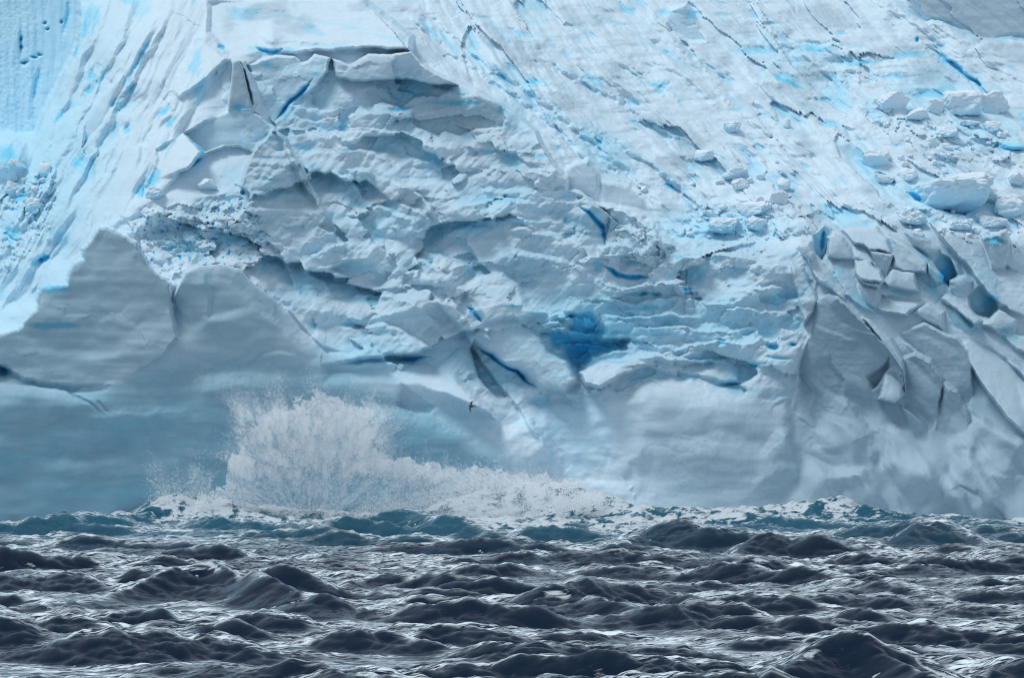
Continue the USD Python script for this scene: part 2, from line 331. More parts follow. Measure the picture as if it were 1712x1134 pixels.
# ice shelves on either side
facet([(540, 545), (605, 548), (640, 541), (668, 549), (722, 582), (700, 592), (640, 598), (560, 606), (545, 590)], a=0.0, b=0.55, off=-1.2, edge=4, blue=0.22, detail=0.6)
crack([(560, 609), (620, 602), (660, 602), (720, 597)], 4, 2.2, 0.6); patch(690, 601, 28, 5, 1.0, -4, 0.3, 1.0); patch(640, 556, 30, 10, 0.5); patch(585, 543, 26, 3, 0.8)
facet([(540, 612), (680, 608), (760, 622), (800, 668), (830, 700), (700, 650), (600, 640), (545, 640)], a=0.1, b=0.9, off=-0.4, edge=10, blue=0.25, detail=0.4)
facet([(670, 640), (716, 668), (730, 679), (719, 693), (684, 689), (661, 679)], b=-0.25, off=0.9, edge=4, grey=0.35, detail=0.2)

# --- cave and the blue bedded ice beside it
p_cave = new_part("ice_cave")
cave = [(924, 523), (949, 520), (991, 516), (1009, 548), (1005, 566), (1051, 569), (1044, 583), (991, 597), (966, 619), (949, 601), (941, 590), (924, 583), (920, 573), (903, 559), (952, 552), (954, 537)]
facet(cave, a=0.25, b=-0.5, at=(975, 560), off=2.2, edge=8, part=p_cave, blue=0.86, detail=0.9, warp=2.2)
patch(1000, 555, 170, 75, 0.55, 0, 0.6); patch(985, 565, 60, 42, 0.8, 0, 0.5); patch(975, 582, 40, 22, 1.0, 0, 0.4)
for pts, h, w in (([(905, 556), (950, 550), (985, 556), (1010, 552)], 1.6, 9), ([(925, 580), (965, 574), (1010, 580), (1050, 572)], 1.3, 9), ([(930, 533), (960, 530), (1000, 536)], 1.2, 8)):
    ledge(pts, h, w, 3, 2.5)
for pts, h, w in (([(990, 470), (1060, 478), (1120, 470), (1180, 480)], 1.3, 16), ([(1000, 502), (1060, 506), (1130, 498), (1190, 508), (1250, 505)], 1.3, 14), ([(1005, 528), (1060, 530), (1120, 524), (1180, 532)], 1.3, 12), ([(1050, 552), (1120, 548), (1200, 552), (1270, 545)], 1.1, 12),
                  ([(1060, 575), (1130, 580), (1200, 572), (1300, 570)], 1.2, 12), ([(1040, 600), (1100, 596), (1170, 602), (1235, 600)], 1.1, 14), ([(1200, 520), (1260, 516), (1320, 522)], 0.9, 12), ([(1225, 490), (1270, 478), (1320, 486)], 0.8, 16), ([(1100, 440), (1160, 430), (1240, 420), (1300, 425)], 1.2, 18), ([(1240, 455), (1275, 440), (1318, 446)], 1.0, 22),
                  ([(880, 545), (920, 540), (955, 548)], 1.2, 9), ([(915, 528), (940, 524), (958, 530)], 0.9, 7)):
    ledge(pts, h, w, 3, 2.2)
for u, v, r, s, k in ((1060, 492, 50, 5, .7), (1148, 481, 9, 6, .9), (1150, 490, 8, 3, .9), (1080, 515, 60, 4, .7), (1120, 541, 50, 9, .6), (1030, 555, 26, 5, .8), (1205, 573, 9, 5, 1), (1290, 580, 13, 5, 1), (1325, 577, 7, 4, 1), (1250, 560, 60, 6, .5), (1160, 600, 30, 4, .6), (1258, 610, 20, 6, .8), (1300, 597, 22, 3, .8),
                      (1220, 644, 18, 3, .9), (1150, 632, 50, 5, .5), (1100, 560, 40, 4, .6), (1075, 492, 8, 3, 1), (1097, 493, 8, 3, 1), (1240, 470, 40, 20, .3), (1060, 535, 35, 4, .7), (975, 590, 40, 30, .8), (1000, 610, 40, 20, .45), (1180, 550, 80, 30, .3), (1130, 520, 90, 40, .25)):
    patch(u, v, r, s, k, 0, 0.45, 1.0 if k >= .9 else 0.3)
facet([(966, 622), (1005, 605), (1060, 600), (1120, 605), (1235, 606), (1238, 643), (1200, 638), (1128, 622), (1079, 615), (1044, 626), (1005, 650), (977, 645)], a=0.05, b=1.0, off=-1.0, edge=5, blue=0.2, detail=0.6)

# --- pinnacle, mound and spur
p_pin = new_part("pinnacle"); p_spur = new_part("spur"); p_mound = new_part("snow_mound")
facet([(345, 255), (375, 243), (400, 242), (428, 252), (412, 275), (398, 322), (330, 330), (262, 335), (300, 285)], a=0.1, b=1.35, at=(370, 290), y=9.5, edge=4, part=p_mound, detail=0.45)
facet([(308, 222), (340, 253), (313, 284), (262, 300), (262, 250)], a=-0.45, b=0.8, off=-0.8, edge=4, detail=0.6)
crack([(308, 222), (326, 238), (341, 254), (330, 268), (311, 285)], 2.5, 1.5, 0.8)
facet([(384, 183), (423, 183), (440, 198), (462, 214), (440, 238), (425, 254), (398, 244), (372, 245), (343, 255), (325, 238), (308, 222), (340, 205), (365, 195)], a=0.0, b=-0.02, at=(400, 215), y=12.6, edge=3, part=p_pin, blue=0.3, grey=0.2, detail=0.3)
facet([(399, 99), (409, 103), (430, 150), (442, 178), (464, 214), (450, 207), (423, 183), (414, 134)], a=1.3, b=0.5, at=(420, 165), y=13.3, edge=2, part=p_pin, detail=0.6)
facet([(389, 104), (393, 99), (399, 100), (406, 112), (412, 134), (418, 165), (426, 186), (381, 186), (386, 141)], a=0.05, b=0.03, at=(402, 150), y=12.4, edge=2, part=p_pin, grey=0.6, detail=0.2, warp=0.4)
patch(402, 179, 18, 6, 0.85, 0, 0.2); patch(400, 204, 25, 3, 0.5); patch(400, 232, 8, 14, 0.5); patch(370, 225, 8, 18, 0.4)
facet([(458, 216), (473, 226), (494, 261), (520, 305), (550, 362), (500, 420), (440, 400), (420, 355), (400, 322), (406, 293), (423, 254)], a=0.1, b=0.22, at=(440, 320), y=6.4, edge=3, part=p_spur, grey=0.35, detail=0.9, rim=0.25)
ledge([(459, 217), (478, 255), (500, 300), (540, 360)], -1.2, 26, 4, 1.4)
for v, k in ((265, .5), (280, .35), (300, .6), (318, .4), (345, .3)):
    patch(450, v, 32, 4, k, 0, 0.5, 0.3)
patch(407, 322, 5, 4, 1, 0, 0.1, 1)
patch(520, 280, 25, 8, 0.5, -5); patch(600, 340, 26, 14, 0.5, 10); patch(560, 360, 50, 10, 0.4); patch(540, 212, 30, 5, 0.4, 20)

# --- blue lenses over the broken face
for u, v, r, s, k in ((585, 250, 20, 7, .5), (600, 448, 48, 14, .5), (690, 345, 30, 6, .3), (830, 335, 80, 8, .55), (850, 370, 90, 8, .5), (900, 395, 60, 10, .4), (820, 255, 26, 7, .6), (865, 280, 14, 8, .5), (780, 290, 40, 5, .4), (720, 300, 40, 6, .35), (560, 400, 50, 7, .35), (520, 420, 50, 6, .3), (640, 470, 60, 8, .3),
                      (800, 435, 30, 8, .4), (870, 460, 60, 8, .4), (1000, 445, 10, 18, .6), (560, 215, 60, 8, .35), (640, 250, 40, 6, .3), (700, 260, 30, 5, .3), (950, 380, 10, 26, .4), (600, 500, 60, 6, .3), (930, 250, 10, 8, .5), (905, 262, 20, 6, .6), (900, 350, 40, 12, .4), (650, 400, 40, 5, .3), (1060, 440, 22, 6, .6), (1040, 428, 16, 5, .5)):
    patch(u, v, r, s, k, 0, 0.55, 0.3)
patch(620, 700, 190, 46, 0.35, 3, 0.5); patch(560, 640, 60, 22, 0.55, 10, 0.4); patch(760, 760, 120, 40, 0.4, 5, 0.5); patch(1000, 790, 70, 60, 0.2, 0, 0.3)

# --- sea cliff, arch and promontory
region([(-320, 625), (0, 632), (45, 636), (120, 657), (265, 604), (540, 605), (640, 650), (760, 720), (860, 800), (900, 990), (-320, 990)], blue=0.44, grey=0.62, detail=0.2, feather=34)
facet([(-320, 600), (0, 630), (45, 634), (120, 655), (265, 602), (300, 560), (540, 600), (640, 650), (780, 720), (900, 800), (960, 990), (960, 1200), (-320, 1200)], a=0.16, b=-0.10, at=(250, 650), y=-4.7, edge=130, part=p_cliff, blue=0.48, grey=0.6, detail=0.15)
facet([(296, 481), (310, 456), (335, 446), (367, 442), (399, 449), (416, 467), (452, 495), (483, 520), (511, 552), (532, 576), (560, 720), (300, 740), (230, 660), (262, 604), (297, 566), (293, 541), (284, 509)], a=0.1, b=-0.1, at=(380, 560), y=-2.8, edge=3, part=p_arch, blue=0.30, grey=0.62, detail=0.12, warp=0.6, fade=(585, 690), edge2=(490, 610, 90))
ledge([(302, 570), (345, 535), (420, 520), (480, 548), (520, 600)], 0.35, 40, 10); ledge([(340, 455), (352, 490), (346, 540)], 0.35, 14, 5); ledge([(420, 600), (460, 590), (520, 600)], 0.3, 16, 6)
patch(400, 610, 120, 30, 0.4, 0, 0.5); patch(350, 470, 20, 30, 0.4, 0, 0.5); patch(300, 520, 10, 40, 0.4, 0, 0.4)
ledge([(296, 481), (310, 456), (335, 446), (367, 442), (399, 449), (416, 467), (452, 495), (483, 520), (511, 552), (540, 582), (600, 592)], -0.9, 16, 3, 0.6)
facet([(-320, 520), (-60, 540), (0, 559), (28, 552), (46, 530), (60, 516), (62, 485), (109, 476), (122, 442), (139, 435), (141, 414), (166, 382), (194, 384), (212, 393), (229, 407), (247, 442), (282, 474), (286, 509), (293, 541), (296, 566), (265, 601), (200, 640), (120, 655), (45, 634), (0, 615), (-320, 620)], a=0.05, b=0.03, at=(180, 540), y=-5.6, edge=3, part=p_prom, blue=0.28, grey=0.6, detail=0.5, warp=1.8)
ledge([(296, 566), (290, 540), (283, 505), (290, 480)], -0.8, 14, 3, 0.8)
ledge([(150, 545), (190, 530), (215, 542), (232, 548), (262, 532)], 0.25, 22, 8); ledge([(40, 600), (100, 590), (170, 600), (240, 585)], 0.2, 26, 12); ledge([(0, 635), (60, 640), (130, 650), (190, 645)], -0.8, 12, 6)
patch(88, 484, 36, 9, 0.8, -3, 0.5); patch(90, 545, 60, 8, 0.75, 0, 0.5); patch(75, 508, 30, 5, 0.4); patch(225, 590, 60, 14, 0.3); patch(180, 520, 40, 7, 0.3); patch(120, 570, 80, 10, 0.3)
crack([(0, 618), (30, 632), (60, 643), (110, 652), (160, 682), (180, 700)], 3, 0.8, 0.5); patch(6, 622, 9, 9, 1.0, 0, 0.2, 1.5)
patch(130, 830, 150, 60, 0.45, 0, 0.3); patch(80, 720, 160, 50, 0.2, 0, 0.3)

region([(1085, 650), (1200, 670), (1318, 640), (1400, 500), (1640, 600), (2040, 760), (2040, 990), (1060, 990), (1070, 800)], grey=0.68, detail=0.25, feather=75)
for pts, h, w, s in (([(1110, 690), (1200, 676), (1290, 720), (1360, 760)], 0.8, 70, 30), ([(1068, 840), (1076, 780), (1090, 720)], -0.5, 120, 14), ([(1120, 780), (1200, 740), (1280, 770), (1330, 820)], 1.0, 60, 24), ([(900, 690), (920, 740), (930, 800)], 0.9, 70, 24),
                  ([(560, 690), (680, 700), (800, 740), (900, 800)], 1.0, 60, 22), ([(880, 690), (905, 730), (925, 760)], 0.7, 40, 6), ([(300, 640), (420, 632), (520, 640)], 0.5, 40, 18), ([(120, 700), (260, 690), (400, 700), (520, 690)], 0.6, 46, 16), ([(40, 780), (200, 770), (360, 785)], 0.6, 50, 18),
                  ([(1440, 790), (1500, 770), (1580, 800), (1620, 860)], 1.0, 40, 16), ([(1580, 770), (1650, 760), (1712, 800)], 1.2, 50, 16)):
    ledge(pts, h, w, s, 1.6)
crack([(160, 668), (176, 684), (182, 692)], 2.5, 0.4, 0.3)
# --- serac cliff on the right: slabs and blocks, each its own face
def slab(poly, a=0.0, b=0.0, off=0.0, edge=3.0, blue=0.0, grey=0.0, detail=0.45, warp=1.0, name="ice_slab", **k):
    facet(poly, 1.25 * a, 1.2 * b, off=1.6 * off, edge=edge, part=new_part(name), blue=blue, grey=grey, detail=detail, warp=warp, **{'curve': 0.5, **k})
slab([(1553, 372), (1609, 393), (1642, 406), (1654, 439), (1678, 488), (1725, 520), (1725, 535), (1690, 520), (1665, 505), (1640, 478), (1613, 440), (1585, 412)], 0.9, 1.2, -1.0, 4, 0.12, detail=1.0)
slab([(1642, 399), (1683, 383), (1689, 408), (1691, 435), (1678, 450), (1660, 450), (1649, 417)], 0.15, -0.1, -2.5, blue=0.15, grey=0.5, name="serac")
patch(1664, 402, 18, 12, 0.8, 0, 0.2)
slab([(1691, 400), (1730, 440), (1730, 470), (1690, 450), (1680, 440)], 0.5, 0.2, -1.0, grey=0.4)
slab([(1359, 395), (1379, 372), (1392, 388), (1386, 417), (1375, 439), (1361, 433)], 0.6, -0.2, 1.5, blue=0.5, name="ice_cleft")
crack([(1378, 382), (1376, 400), (1373, 424)], 3.5, 2, 1)
slab([(1404, 383), (1464, 378), (1484, 399), (1494, 424), (1453, 418), (1444, 410), (1426, 408)], 0.25, 1.3, -1.5, grey=0.2, name="serac")
slab([(1453, 418), (1495, 425), (1479, 470), (1466, 446)], -0.35, -0.35, -1.2, grey=0.6, warp=0.2, name="serac_face")
slab([(1384, 396), (1395, 389), (1408, 399), (1426, 424), (1427, 436), (1404, 435), (1384, 430)], 0.35, 0.35, -1.8, blue=0.2, grey=0.3, name="serac")
slab([(1426, 408), (1446, 415), (1466, 446), (1448, 439), (1428, 435)], 0.3, 1.2, -0.6, grey=0.2)
slab([(1392, 439), (1408, 435), (1428, 462), (1436, 474), (1450, 511), (1468, 527), (1441, 515), (1415, 495), (1397, 462)], 0.5, 0.7, -0.4, blue=0.3, grey=0.2)
slab([(1435, 475), (1468, 484), (1464, 517), (1450, 511), (1437, 495)], -0.1, 0.05, -0.8, grey=0.6, name="ice_pillar")
slab([(1426, 439), (1450, 438), (1473, 453), (1479, 471), (1473, 475), (1437, 468), (1428, 457)], 0.2, 0.9, -2.2, grey=0.3, name="serac")
slab([(1437, 468), (1475, 474), (1470, 484), (1453, 480)], 0.0, -0.8, -1.6, grey=0.4, blue=0.3, name="serac_face")
slab([(1497, 401), (1520, 412), (1551, 440), (1549, 460), (1537, 457), (1526, 457), (1491, 446)], 0.2, 0.6, -1.6, grey=0.35, name="serac")
slab([(1491, 446), (1529, 457), (1537, 488), (1484, 480), (1479, 474)], 0.1, 0.35, -1.4, grey=0.45, name="serac")
ledge([(1486, 392), (1510, 404), (1531, 417), (1578, 462)], 1.4, 16, 2, 0.6, taper=False)
slab([(1551, 439), (1578, 462), (1573, 472), (1564, 476), (1551, 457)], 0.5, 0.0, -1.3, blue=0.45)
slab([(1513, 388), (1544, 394), (1571, 417), (1572, 422), (1562, 436), (1544, 421), (1526, 408)], 0.1, -0.05, -1.5, grey=0.6, name="serac_face")
slab([(1573, 421), (1593, 433), (1604, 455), (1598, 466), (1587, 484), (1575, 472), (1578, 462), (1562, 439)], 0.8, -0.3, 2.2, edge=4, blue=0.6, name="ice_cleft")
patch(1580, 458, 12, 26, 0.95, 25, 0.5)
slab([(1592, 432), (1606, 436), (1612, 460), (1604, 466), (1596, 450)], 0.9, 0.3, -0.2, blue=0.25)
slab([(1587, 470), (1611, 460), (1627, 470), (1622, 493), (1598, 497), (1587, 486)], 0.3, 0.1, -0.8, grey=0.5, detail=0.9, name="serac")
slab([(1618, 495), (1642, 477), (1667, 502), (1669, 515), (1654, 535), (1627, 524)], 0.6, -0.3, 1.8, edge=5, blue=0.45, name="ice_cleft")
patch(1655, 505, 14, 22, 0.8, 35, 0.5)
slab([(1669, 515), (1702, 535), (1692, 546), (1665, 556), (1642, 543), (1654, 533)], 0.3, 0.35, -1.0, grey=0.4, name="serac")
slab([(1702, 535), (1730, 540), (1730, 570), (1695, 556)], 0.6, 0.0, 0.3, grey=0.6)
slab([(1566, 495), (1582, 488), (1612, 508), (1642, 535), (1629, 545), (1600, 520)], 0.5, 1.1, -1.5, blue=0.1, detail=0.8)
slab([(1580, 511), (1600, 518), (1627, 550), (1618, 558), (1589, 542)], -0.2, 0.0, -0.6, blue=0.45, name="serac_face")
slab([(1538, 470), (1560, 478), (1580, 490), (1568, 510), (1545, 500)], 0.2, 0.3, -0.2, blue=0.3)
slab([(1473, 493), (1549, 504), (1522, 522), (1517, 530), (1473, 521), (1464, 516)], 0.15, 1.5, -0.9, grey=0.1)
ledge([(1475, 505), (1510, 509), (1535, 514)], 0.5, 6, 2, 0.5)
slab([(1520, 522), (1553, 508), (1580, 520), (1579, 552), (1553, 541)], -0.1, 0.05, -1.2, grey=0.55, name="serac")
slab([(1628, 548), (1645, 545), (1680, 563), (1690, 575), (1730, 600), (1730, 640), (1700, 615), (1665, 590), (1640, 575)], 0.4, 0.6, 0.2, blue=0.25)
slab([(1610, 574), (1624, 567), (1653, 580), (1681, 599), (1730, 650), (1730, 745), (1681, 697), (1645, 650), (1622, 611)], 0.9, 1.3, -1.2, 4, detail=0.7, warp=0.4)
slab([(1500, 556), (1544, 540), (1598, 564), (1616, 585), (1626, 612), (1627, 650), (1622, 690), (1590, 668), (1575, 640), (1550, 600), (1520, 575)], -0.2, 0.02, -0.9, grey=0.7, name="serac")
ledge([(1500, 552), (1544, 539), (1598, 563), (1616, 584)], 0.6, 8, 2, 0.6)
slab([(1510, 600), (1530, 590), (1556, 606), (1574, 630), (1578, 648), (1572, 670), (1562, 718), (1552, 722), (1512, 690), (1508, 640)], -0.3, -0.02, -1.2, grey=0.75, name="serac")
ledge([(1500, 562), (1530, 585), (1556, 603), (1578, 634), (1580, 648)], 1.0, 10, 2, 0.6)
slab([(1578, 640), (1598, 655), (1620, 685), (1622, 696), (1610, 735), (1590, 738), (1566, 722)], -0.25, 0.0, -0.9, grey=0.7, name="serac")
ledge([(1578, 638), (1600, 655), (1622, 688), (1640, 702)], 0.8, 9, 2, 0.6)
slab([(1366, 502), (1384, 492), (1402, 498), (1440, 535), (1482, 575), (1508, 606), (1512, 640), (1502, 700), (1470, 740), (1440, 800), (1325, 740), (1337, 602), (1352, 562)], -0.18, -0.05, at=(1420, 600), y=5.0, grey=0.9, edge=3, fade=(650, 760), edge2=(620, 700, 50), name="serac")
ledge([(1402, 497), (1440, 533), (1484, 572), (1509, 606), (1513, 662)], 1.5, 12, 2.5, 0.5, taper=False)
facet([(1440, 530), (1455, 535), (1490, 566), (1511, 600), (1514, 655), (1507, 620), (1482, 580)], a=1.1, b=1.3, off=-0.6, edge=2.5, warp=0.4, detail=0.8)
slab([(1450, 631), (1472, 618), (1488, 598), (1486, 615), (1466, 645), (1458, 652)], 0.3, -0.5, 0.8, edge=6, grey=0.8, name="ice_hollow")
slab([(1480, 628), (1497, 624), (1512, 638), (1508, 667), (1496, 676), (1469, 667)], 0.1, 0.35, -0.5, grey=0.4)
slab([(1506, 678), (1530, 696), (1549, 711), (1551, 740), (1532, 737), (1516, 712)], -0.1, -0.2, -0.8, grey=0.75, name="serac")
ledge([(1500, 676), (1525, 690), (1550, 711)], 0.7, 9, 2, 0.6)
slab([(1356, 712), (1385, 724), (1391, 746), (1357, 747)], -0.3, -0.3, -0.3, edge=8, grey=0.7, name="serac_face")
facet([(1317, 686), (1351, 692), (1386, 724), (1356, 714)], a=0.5, b=0.9, off=-0.5, edge=5, detail=0.2)
for pts, h, w in (([(1385, 594), (1393, 614), (1410, 636), (1409, 664)], -0.4, 14), ([(1399, 664), (1421, 681), (1438, 701), (1458, 724), (1464, 741)], 0.9, 18), ([(1373, 690), (1413, 709), (1455, 740), (1464, 757), (1462, 794)], 1.0, 26), ([(1300, 715), (1317, 729), (1334, 763), (1338, 802)], 0.8, 24),
                  ([(1348, 772), (1385, 794), (1441, 788), (1458, 814), (1469, 831), (1482, 860)], 1.4, 36), ([(1622, 692), (1653, 707), (1730, 752)], 1.6, 34), ([(1600, 725), (1624, 745), (1628, 772)], 1.0, 18), ([(1470, 720), (1495, 712), (1530, 745), (1560, 790), (1580, 830)], 1.0, 30), ([(1490, 705), (1497, 745), (1506, 768)], 0.5, 12),
                  ([(1540, 750), (1580, 780), (1610, 830), (1620, 870)], 1.2, 30), ([(1610, 760), (1650, 800), (1680, 850)], 1.3, 32), ([(1350, 540), (1400, 560), (1440, 572)], 0.25, 10), ([(1405, 540), (1430, 552), (1470, 560)], 0.25, 10)):
    ledge(pts, 1.5 * h if w > 16 else h, 1.3 * w, 7 if w > 16 else 4, 1.2)
# the corner where the face turns
slab([(1322, 440), (1345, 450), (1365, 490), (1367, 501), (1360, 522), (1345, 545), (1335, 500), (1325, 470)], 0.2, 0.5, -1.2, blue=0.15, detail=0.7)
ledge([(1362, 505), (1352, 560), (1338, 600), (1328, 650), (1322, 692)], -0.6, 30, 4, 1.0)
slab([(1340, 412), (1365, 425), (1385, 452), (1416, 492), (1410, 502), (1385, 484), (1360, 460)], 0.7, 0.9, -0.8, blue=0.2, detail=0.7)
slab([(1335, 410), (1354, 404), (1363, 425), (1355, 437), (1340, 426)], 0.0, 0.3, -1.6, blue=0.15, name="serac")

# --- the snow slope: folds, long scarps and furrows running down to the right
for pts, h, w in (([(640, -20), (690, 30), (740, 75), (800, 120), (860, 160), (930, 215), (1000, 280)], -1.4, 30), ([(690, -10), (745, 55), (820, 115), (880, 150), (960, 215), (1050, 290), (1120, 360)], -1.5, 24), ([(870, 60), (940, 120), (1020, 165), (1100, 215), (1180, 255)], -1.2, 40),
                  ([(900, 70), (1010, 110), (1100, 150), (1190, 200)], 1.2, 40), ([(1112, 55), (1150, 90), (1215, 140), (1228, 150)], 1.8, 40), ([(1080, 20), (1120, 40), (1160, 55)], 1.5, 20), ([(1265, 22), (1300, 55), (1345, 85), (1400, 130), (1470, 185), (1520, 215)], 2.0, 30), ([(1225, 30), (1270, 30), (1320, 72), (1330, 78)], 1.5, 24),
                  ([(1440, -10), (1500, 18), (1530, 32), (1580, 40), (1620, 65), (1680, 75)], 2.0, 22), ([(1550, 80), (1600, 110), (1650, 150), (1690, 165)], -1.6, 22), ([(1320, 80), (1400, 75), (1480, 90)], 1.2, 24), ([(1380, 110), (1440, 100), (1500, 105), (1570, 85)], 1.2, 24), ([(1285, 120), (1330, 140), (1360, 150), (1400, 165)], 1.0, 20),
                  ([(1150, 175), (1210, 165), (1250, 190), (1330, 225), (1380, 250)], 1.0, 26), ([(1230, 95), (1290, 150), (1370, 200), (1440, 245)], 1.0, 26), ([(1330, 190), (1390, 210), (1440, 240), (1500, 270)], 1.1, 20), ([(1400, 175), (1460, 200), (1540, 215), (1600, 235)], 1.0, 20), ([(1100, 260), (1160, 250), (1230, 285), (1300, 320)], 0.8, 26),
                  ([(760, 20), (850, 60), (900, 65), (960, 95)], 0.9, 22), ([(870, 135), (930, 150), (990, 165)], 0.9, 16), ([(960, 15), (1040, 50), (1110, 90), (1180, 135)], 0.8, 26), ([(880, 190), (950, 240), (1000, 270), (1070, 310)], 1.0, 20), ([(1000, 210), (1060, 260), (1130, 310), (1180, 365)], -1.0, 20), ([(1040, 240), (1100, 290), (1160, 340), (1220, 380)], -0.8, 16), ([(580, -20), (640, 30), (690, 80)], 0.8, 20), ([(400, 40), (470, 30), (560, 45), (640, 60)], 0.7, 22)):
    ledge(pts, 0.65 * h, w, 5, 2.6, blue=0.35)
facet([(1500, -30), (1560, -80), (1740, -80), (1740, 75), (1690, 65), (1640, 70), (1600, 40), (1545, 30)], a=0.2, b=0.15, at=(1620, 30), off=-1, edge=6, grey=0.45, detail=0.3)
facet([(1112, 20), (1148, 5), (1170, 40), (1180, 70), (1150, 68), (1120, 52)], a=0.1, b=0.1, off=0.5, edge=4, blue=0.3, detail=0.4)
crack([(1553, 78), (1605, 115), (1650, 152), (1665, 160)], 3, 2, 0.8); crack([(1534, 60), (1534, 73)], 2, 1.2, 1); crack([(1285, 118), (1312, 135), (1350, 150)], 3, 1.2, 0.8); crack([(1460, 288), (1500, 305)], 3, 1.5, 0.9)
for u, v, r, s, k, a in ((960, 45, 14, 5, .4, 10), (870, 55, 20, 6, .6, 15), (920, 78, 22, 5, .4, 0), (890, 137, 24, 9, .65, 5), (990, 132, 26, 10, .55, 30), (1000, 155, 30, 8, .4, 30), (1100, 140, 22, 7, .7, -5), (1100, 152, 14, 8, .5, -30), (1155, 25, 14, 18, .6, 0), (1110, 20, 24, 5, .6, 0), (1060, 170, 20, 8, .5, 10),
                         (1265, 85, 45, 9, .6, 0), (1210, 25, 14, 4, .5, 0), (1310, 65, 14, 6, .4, 0), (1365, 82, 42, 10, .65, 0), (1405, 57, 13, 4, .6, 0), (1430, 105, 44, 7, .65, -2), (1520, 90, 48, 10, .6, -4), (1560, 65, 20, 6, .4, 0), (1420, 130, 12, 14, .45, 0), (1455, 130, 10, 12, .45, 0), (1495, 128, 34, 6, .6, 0), (1560, 155, 60, 10, .65, -8), (1320, 130, 30, 7, .55, 25),
                         (1370, 165, 18, 4, .6, 0), (1232, 182, 18, 6, .5, 0), (1385, 207, 26, 7, .6, 10), (1335, 205, 16, 5, .4, 20), (1500, 240, 18, 5, .5, 0), (1350, 262, 16, 3, .4, 0), (1690, 65, 40, 6, .5, -4), (1640, 215, 24, 6, .4, 0), (1140, 265, 30, 6, .35, 35), (1000, 235, 12, 16, .7, -45), (980, 225, 12, 20, .5, -45), (1120, 312, 14, 7, .8, 35), (1185, 268, 20, 6, .8, 25), (1060, 205, 20, 8, .5, 35),
                         (840, 130, 26, 6, .6, 40), (790, 90, 26, 5, .6, 45), (720, 50, 30, 5, .6, 50), (750, 70, 40, 6, .5, 45), (860, 165, 30, 5, .5, 40), (930, 190, 20, 6, .4, 40), (650, 62, 60, 8, .35, 10), (450, 20, 60, 5, .3, 0), (540, 75, 70, 5, .4, 0), (800, 30, 60, 5, .25, 20), (1020, 40, 70, 6, .3, 25), (1250, 300, 60, 8, .3, 20), (1170, 395, 60, 8, .5, 0), (1290, 395, 60, 8, .4, 0), (1250, 415, 60, 8, .4, 0), (1160, 350, 40, 6, .5, 40), (1400, 300, 60, 8, .25, 10), (1600, 270, 60, 5, .3, 5), (1560, 330, 40, 6, .4, 20), (1660, 300, 40, 6, .4, 10), (1480, 355, 60, 7, .35, 5)):
    patch(u, v, r, s, k, a, 0.5, 0.4)
slot = [(1512, 318), (1530, 322), (1560, 335), (1590, 345), (1625, 352), (1612, 362), (1590, 358), (1560, 347), (1530, 336)]
facet(slot, a=0.0, b=-1.0, off=2.5, edge=2, part=new_part("crevasse"), blue=1.0, detail=0.3)
patch(1570, 335, 70, 10, 0.9, 18, 0.2); patch(1690, 245, 40, 8, 0.9, 8, 0.3, 1.0)

for u, v, r, s, k, a in ((60, 260, 200, 300, .34, 0), (10, 380, 90, 90, .3, 0), (500, 170, 110, 60, .3, -20), (1010, 540, 200, 90, .42, 0), (1200, 540, 150, 90, .34, 0), (620, 600, 160, 60, .36, 0), (640, 720, 220, 80, .42, 0), (960, 720, 120, 120, .3, 0),
                         (860, 200, 80, 40, .3, 40), (1010, 250, 90, 50, .34, 40), (1200, 380, 170, 50, .36, 0), (1560, 330, 170, 60, .3, 10), (1650, 220, 110, 60, .3, 0), (1560, 150, 130, 70, .3, 0), (1300, 90, 170, 60, .25, 15), (830, 330, 130, 60, .3, 0), (880, 440, 140, 50, .3, 0), (560, 420, 120, 60, .26, 0), (470, 300, 90, 60, .25, 0), (1600, 460, 110, 70, .28, 0), (1090, 60, 170, 40, .2, 20)):
    patch(u, v, r, s, 1.25 * k, a, 0.35)

for u, v, r, s, k, a in ((1440, 505, 50, 16, .5, 40), (1500, 490, 30, 14, .45, 20), (1560, 485, 26, 16, .6, 40), (1620, 545, 40, 16, .5, 30), (1600, 600, 20, 12, .35, 30), (1400, 455, 16, 26, .5, 30), (1650, 470, 40, 20, .4, 40), (1690, 560, 30, 16, .5, 30), (1540, 425, 30, 8, .5, 40), (1480, 405, 26, 8, .4, 20),
                         (1520, 640, 10, 40, .3, 0), (1640, 680, 30, 26, .35, 30), (1470, 750, 14, 50, .25, 0), (1350, 470, 14, 40, .4, -20), (1385, 480, 20, 12, .4, 40), (1420, 760, 60, 40, .22, 30), (1560, 760, 60, 60, .2, 40)):
    patch(u, v, r, s, k, a, 0.5)
# ---------------------------------------------------------------- small relief, region by region
def soft(poly, feather=25):
    w, sd = poly_sd(poly, feather + 5)
    out = np.zeros(SH); out[w] = smooth(-feather, feather, sd)
    return out
wL = soft([(-320, -240), (340, -240), (340, 60), (384, 100), (310, 230), (250, 320), (175, 385), (60, 500), (-320, 620)], 18) * (PART != p_wall)
wU = soft([(345, -240), (2040, -240), (2040, 430), (1600, 380), (1340, 400), (1180, 410), (1105, 390), (1051, 310), (941, 285), (874, 190), (744, 120), (690, 80), (384, 90)], 15)
wC = soft([(384, 100), (690, 95), (744, 130), (874, 200), (941, 300), (1100, 400), (1340, 410), (1360, 500), (1320, 690), (1150, 640), (900, 690), (640, 615), (520, 560), (300, 440), (230, 400), (400, 250)], 18)
wR = soft([(1340, 400), (1480, 375), (2040, 440), (2040, 960), (1320, 960), (1320, 640)], 12)
wW = (PART == p_wall).astype(float)
wS = np.clip(1 - wL - wU - wC - wR - wW, 0, 1)
wet = smooth(650, 740, V) * wR
